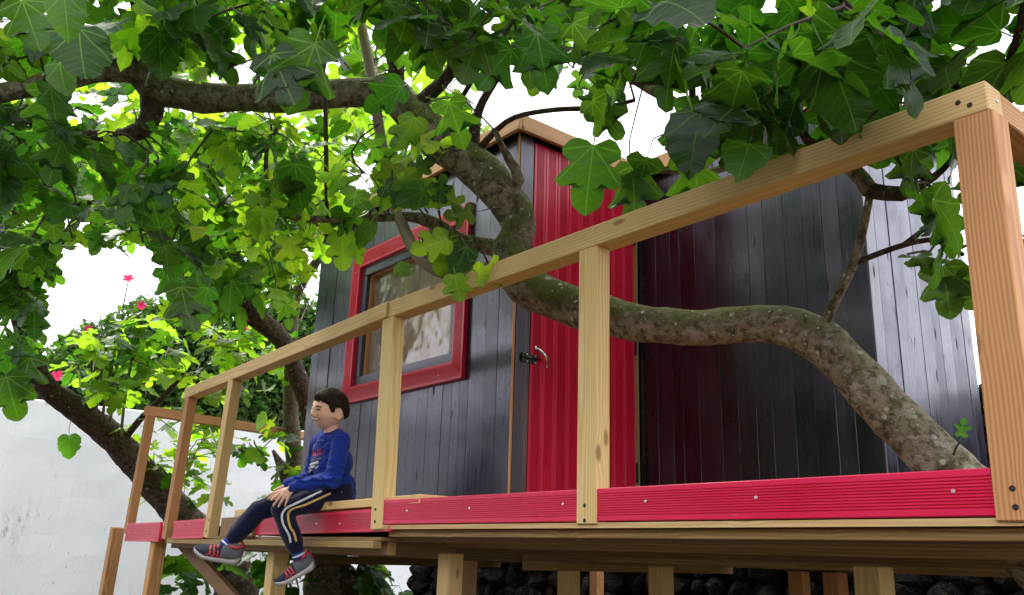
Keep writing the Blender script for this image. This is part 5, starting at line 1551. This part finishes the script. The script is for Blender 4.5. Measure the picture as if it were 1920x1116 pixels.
# sweatshirt
s_ = Blob()
s_.ell(J(625, 908, -.005), BB, (.116, .146, .09)); s_.ell(J(622, 868, .0), BB, (.114, .146, .105)); s_.ell(J(620, 842, .0), BB, (.088, .135, .062))
s_.cone(shN, shF, .048, .048); s_.chain([neck0+Vector((0, 0, -.004)), sh_c], [.057, .078]); s_.cone(neck0+Vector((0,0,-.02)), shN.lerp(neck0, .35), .055, .056); s_.cone(neck0+Vector((0,0,-.02)), shF.lerp(neck0, .35), .055, .056)
s_.chain([shN, shN.lerp(elN, .5)+BB[1]*.006, elN, elN.lerp(wrN, .55), wrN], [.054, .053, .049, .041, .031])
s_.chain([shF, elF, elF.lerp(wrF, .5), wrF], [.054, .047, .04, .031])
s_.cone(J(628, 926, -.005)-BB[1]*.07, J(628, 926, -.005)+BB[1]*.07, .082, .082)
sme = s_.remesh(.0055, 8, .5)
WN = vnoise(31)
nrm = [v.normal.copy() for v in sme.vertices]
for v, n_ in zip(sme.vertices, nrm):
    p = v.co; e = abs((p-elN).length); wgt = .5+1.0*math.exp(-(e/.07)**2)
    q = p*24; 
    e_w = abs((p-J(628, 915, .06)).z); wgt += .7*math.exp(-(e_w/.06)**2)
    rd = 1-abs(WN(q.x*.8, q.y*.8, q.z*1.9)); v.co = p+n_*(.010*(rd**3-.35)+.0025*WN(q.x*2.2, q.y*2.2, q.z*2.8))*wgt
sw_ = link('sweatshirt', sme, M_SWEAT, boy)
cb = Blob()
for k in range(20):
    t0, t1 = 2*math.pi*k/20, 2*math.pi*(k+1)/20
    p = lambda t: neck0+Vector((0, 0, .016))+BB[0]*(.050*math.cos(t)+.004)+BB[1]*.054*math.sin(t)-Vector((0, 0, .018*math.cos(t)))
    cb.cone(p(t0), p(t1), .0075, .0075, 8)
link('collar', mesh_of(cb.bm, smooth=True), M_SWEAT, sw_)
cb = Blob(); cb.cone(wrN.lerp(elN, .10), wrN.lerp(elN, .02), .0325, .030); link('cuff', mesh_of(cb.bm, smooth=True), M_SWEAT, sw_)
sb = bvh_of(sme)
def chest(px, py): 
    o = O; d = ray(px, py).normalized(); h = sb.ray_cast(o, d); return h[0] if h[0] else J(px, py, .1)
# lettering and picture on the chest
def stroke(name, pxs, w, mat): 
    pts = []
    for (ax, ay), (bx, by_) in zip(pxs[:-1], pxs[1:]):
        n = max(2, int(math.hypot(bx-ax, by_-ay)/1.2))
        pts += [(ax+(bx-ax)*k/n, ay+(by_-ay)*k/n) for k in range(n)]
    pts.append(pxs[-1]); ribbon(name, [chest(*p) for p in pts], w, sb, mat, sw_, .0016)
for pts in ([(585, 857), (586, 846), (591, 856), (592, 844)], [(593.5, 856), (596.5, 842), (599, 854)], [(595, 851), (598.5, 850)], [(600.5, 841), (600.8, 852.5), (604.5, 851.5)]):
    stroke('letter', pts, .0052, M_PRINTR)
for pts, w, mt in (([(583, 866), (603, 860)], .016, M_PRINTG), ([(581, 873), (597, 866.5)], .018, M_PRINTW), ([(579, 879), (591, 874)], .016, M_PRINTW), ([(578, 886), (585, 880)], .012, M_PRINTW), ([(588, 872), (592, 871)], .010, M_PRINTG), ([(592, 879), (597, 874)], .008, M_PRINTW)):
    stroke('print', pts, w, mt)

# joggers
t_ = Blob()
t_.ell(J(630, 923, -.005), BB, (.112, .142, .072))
t_.chain([hpN, hpN.lerp(knN, .5), knN], [.078, .071, .058]); t_.chain([knN, knN.lerp(anN, .4), knN.lerp(anN, .82), anN], [.058, .060, .052, .040])
t_.chain([hpF, hpF.lerp(knF, .5), knF], [.078, .071, .058]); t_.chain([knF, knF.lerp(anF, .4), knF.lerp(anF, .82), anF], [.058, .060, .052, .040])
tme = t_.remesh(.006, 5, .5)
nrm = [v.normal.copy() for v in tme.vertices]
for v, n_ in zip(tme.vertices, nrm):
    q = v.co*20; v.co = v.co+n_*(.0042*WN(q.x, q.y, q.z)+.002*WN(q.x*2.3, q.y*2.3, q.z*2.3))
tr_ = link('joggers', tme, M_TROU, boy)
tb = bvh_of(tme)
def leg(px, py):
    h = tb.ray_cast(O, ray(px, py).normalized()); return h[0] if h[0] else J(px, py, .2)
def stripe(pxs, mat):
    P = [Vector((x, y, 0)) for x, y in pxs]; q, _ = smooth_path([(p, 1) for p in P], 2.5)
    ribbon('stripe', [leg(p.x, p.y) for p in q], .0125, tb, mat, tr_, .0016)
stripe([(604, 921), (580, 932), (555, 944), (537, 953), (529, 965), (530, 980), (536, 993), (542, 1004), (545, 1018)], M_WHITE)
stripe([(620, 925), (596, 936), (572, 947), (550, 954), (541, 962), (541, 976), (545, 990), (551, 999), (556, 1016)], M_YELL)
# socks and shoes
for an, toe in ((anN, J(537, 1075, .19)), (anF, J(398, 1030, .13))):
    kd = knN if an is anN else knF; ax = (an-kd).normalized()
    so = link('sock', tube_mesh([an-ax*.012, an+ax*.005, an+ax*.025, an+ax*.055], [.037, .037, .037, .038], 18), M_SOCK, boy)
    link('sock_band', tube_mesh([an+ax*.030, an+ax*.040], [.0385, .0388], 18), M_WHITE, so)
def shoe(heel, toe, up, name, side):
    """trainer with thick pale sole; heel and toe lie on the sole line"""
    x = (toe-heel); L_ = x.length; x.normalize(); z = (up-x*up.dot(x)).normalized(); y = z.cross(x)
    mw = Matrix((x, y, z)).transposed().to_4x4(); mw.translation = heel
    def outline(u): return (.036*(1-.25*math.cos(u*math.pi*1.2))*min(1, (u/.10)**.5 if u < .10 else 1)*min(1, ((1-u)/.22)**.5 if u > .78 else 1)+.004)*(L_/.2)*.88
    N_ = 22
    def loft(sec, mat, nm, parent=None):
        vs, fs = [], []; n = len(sec[0])
        for s0 in sec: vs += s0
        for i in range(len(sec)-1):
            for k in range(n): fs.append((i*n+k, i*n+(k+1) % n, (i+1)*n+(k+1) % n, (i+1)*n+k))
        fs.append(tuple(range(n))); fs.append(tuple(reversed(range((len(sec)-1)*n, len(sec)*n))))
        bm = bmesh.new(); v_ = [bm.verts.new(p) for p in vs]
        for f in fs: bm.faces.new([v_[k] for k in f])
        bmesh.ops.recalc_face_normals(bm, faces=bm.faces[:])
        return link(nm, mesh_of(bm, smooth=True), mat, parent, mw)
    sec = []
    for i in range(N_+1):
        u = i/N_; w = outline(u)*1.06; h = .030-.010*u+.012*(max(0, .25-u)/.25)**1; tr = .016*max(0, (u-.72)/.28)**1.6+.010*max(0, (.12-u)/.12)
        sec.append([(u*L_, -w, tr), (u*L_, -w*1.05, tr+h*.5), (u*L_, -w*.98, tr+h), (u*L_, w*.98, tr+h), (u*L_, w*1.05, tr+h*.5), (u*L_, w, tr), (u*L_, 0, tr-.001)])
    root = loft(sec, M_SOLE, name, boy)
    up_s = []
    for i in range(N_+1):
        u = .015+.975*i/N_; w = outline(u)*.97
        top = .098 if u < .34 else .098-.050*((u-.34)/.45)**.8 if u < .79 else .048-.020*((u-.79)/.2)**2
        if u < .06: top *= .85+.15*u/.06
        top *= L_/.23; z0_ = .020+.016*max(0, (u-.72)/.28)**1.6
        s0 = [(u*L_, w*math.cos(a)*(1 if a < .01 or a > 3.13 else 1), z0_+(max(top, z0_+.012)-z0_)*math.sin(a)**.75) for a in [math.pi*k/12 for k in range(13)]]
        up_s.append(s0)
    cut = int(N_*.47)
    loft(up_s[:cut+1], M_SHOEG, 'ankle_panel', root); loft(up_s[cut:], M_SHOE, 'toe_panel', root)
    us = bvh = BVHTree.FromPolygons([Vector(p) for s0 in up_s for p in s0], [(i*13+k, i*13+k+1, (i+1)*13+k+1, (i+1)*13+k) for i in range(N_) for k in range(12)])
    def rib(nm, pts, w, mat):
        P = [];
        for p in pts:
            co, no, _, _ = us.find_nearest(Vector(p)); 
            if no.dot(Vector((0, p[1], p[2]-.02))) < 0: no = -no
            P.append((co, no))
        vs, fs = [], []
        for i, (co, no) in enumerate(P):
            t = (P[min(i+1, len(P)-1)][0]-P[max(i-1, 0)][0]).normalized(); sd = t.cross(no).normalized()
            vs += [co+sd*w/2-no*.002, co+sd*w/2+no*.003, co-sd*w/2+no*.003, co-sd*w/2-no*.002]
        for i in range(len(P)-1):
            for k in range(4): fs.append((i*4+k, i*4+(k+1) % 4, (i+1)*4+(k+1) % 4, (i+1)*4+k))
        fs.append((0, 1, 2, 3)); e_ = (len(P)-1)*4; fs.append((e_+3, e_+2, e_+1, e_))
        link(nm, np_mesh(vs, fs, nm, False), mat, root, mw)
    k = L_
    for u0 in (.50, .58, .66):
        rib('strap', [(k*(u0+.015*q), side*(.045-.014*q), .04+.013*q) for q in range(4)], .009, M_SHOER)
    rib('side_flash', [(k*(.46+.07*q), side*.06, .030+.014*(q % 2)) for q in range(5)], .006, M_SHOER)
    # padded red collar and heel tab
    cpts = [Vector((L_*(.19+.135*math.cos(t)), .033*(L_/.23)*math.sin(t), (.092+.008*math.cos(t+2.6))*L_/.23)) for t in [2*math.pi*q/20 for q in range(21)]]
    link('collar', tube_mesh(cpts, .0072, 8), M_SHOER, root, mw)
    link('heel_tab', tube_mesh([Vector((.012, 0, .05)), Vector((.004, 0, .075)), Vector((.010, 0, .098))], [.008, .009, .007], 8), M_SHOER, root, mw)
    return root
LN = (anN-knN).normalized(); LF = (anF-knF).normalized()
shoe(J(594, 1063, .145), J(518, 1101, .215), -LN+BB[1]*.1, 'shoe', 1)
shoe(J(449, 1058, .10), J(361, 1036, .165), (J(410, 990, .15)-J(416, 1040, .13)), 'shoe', 1)
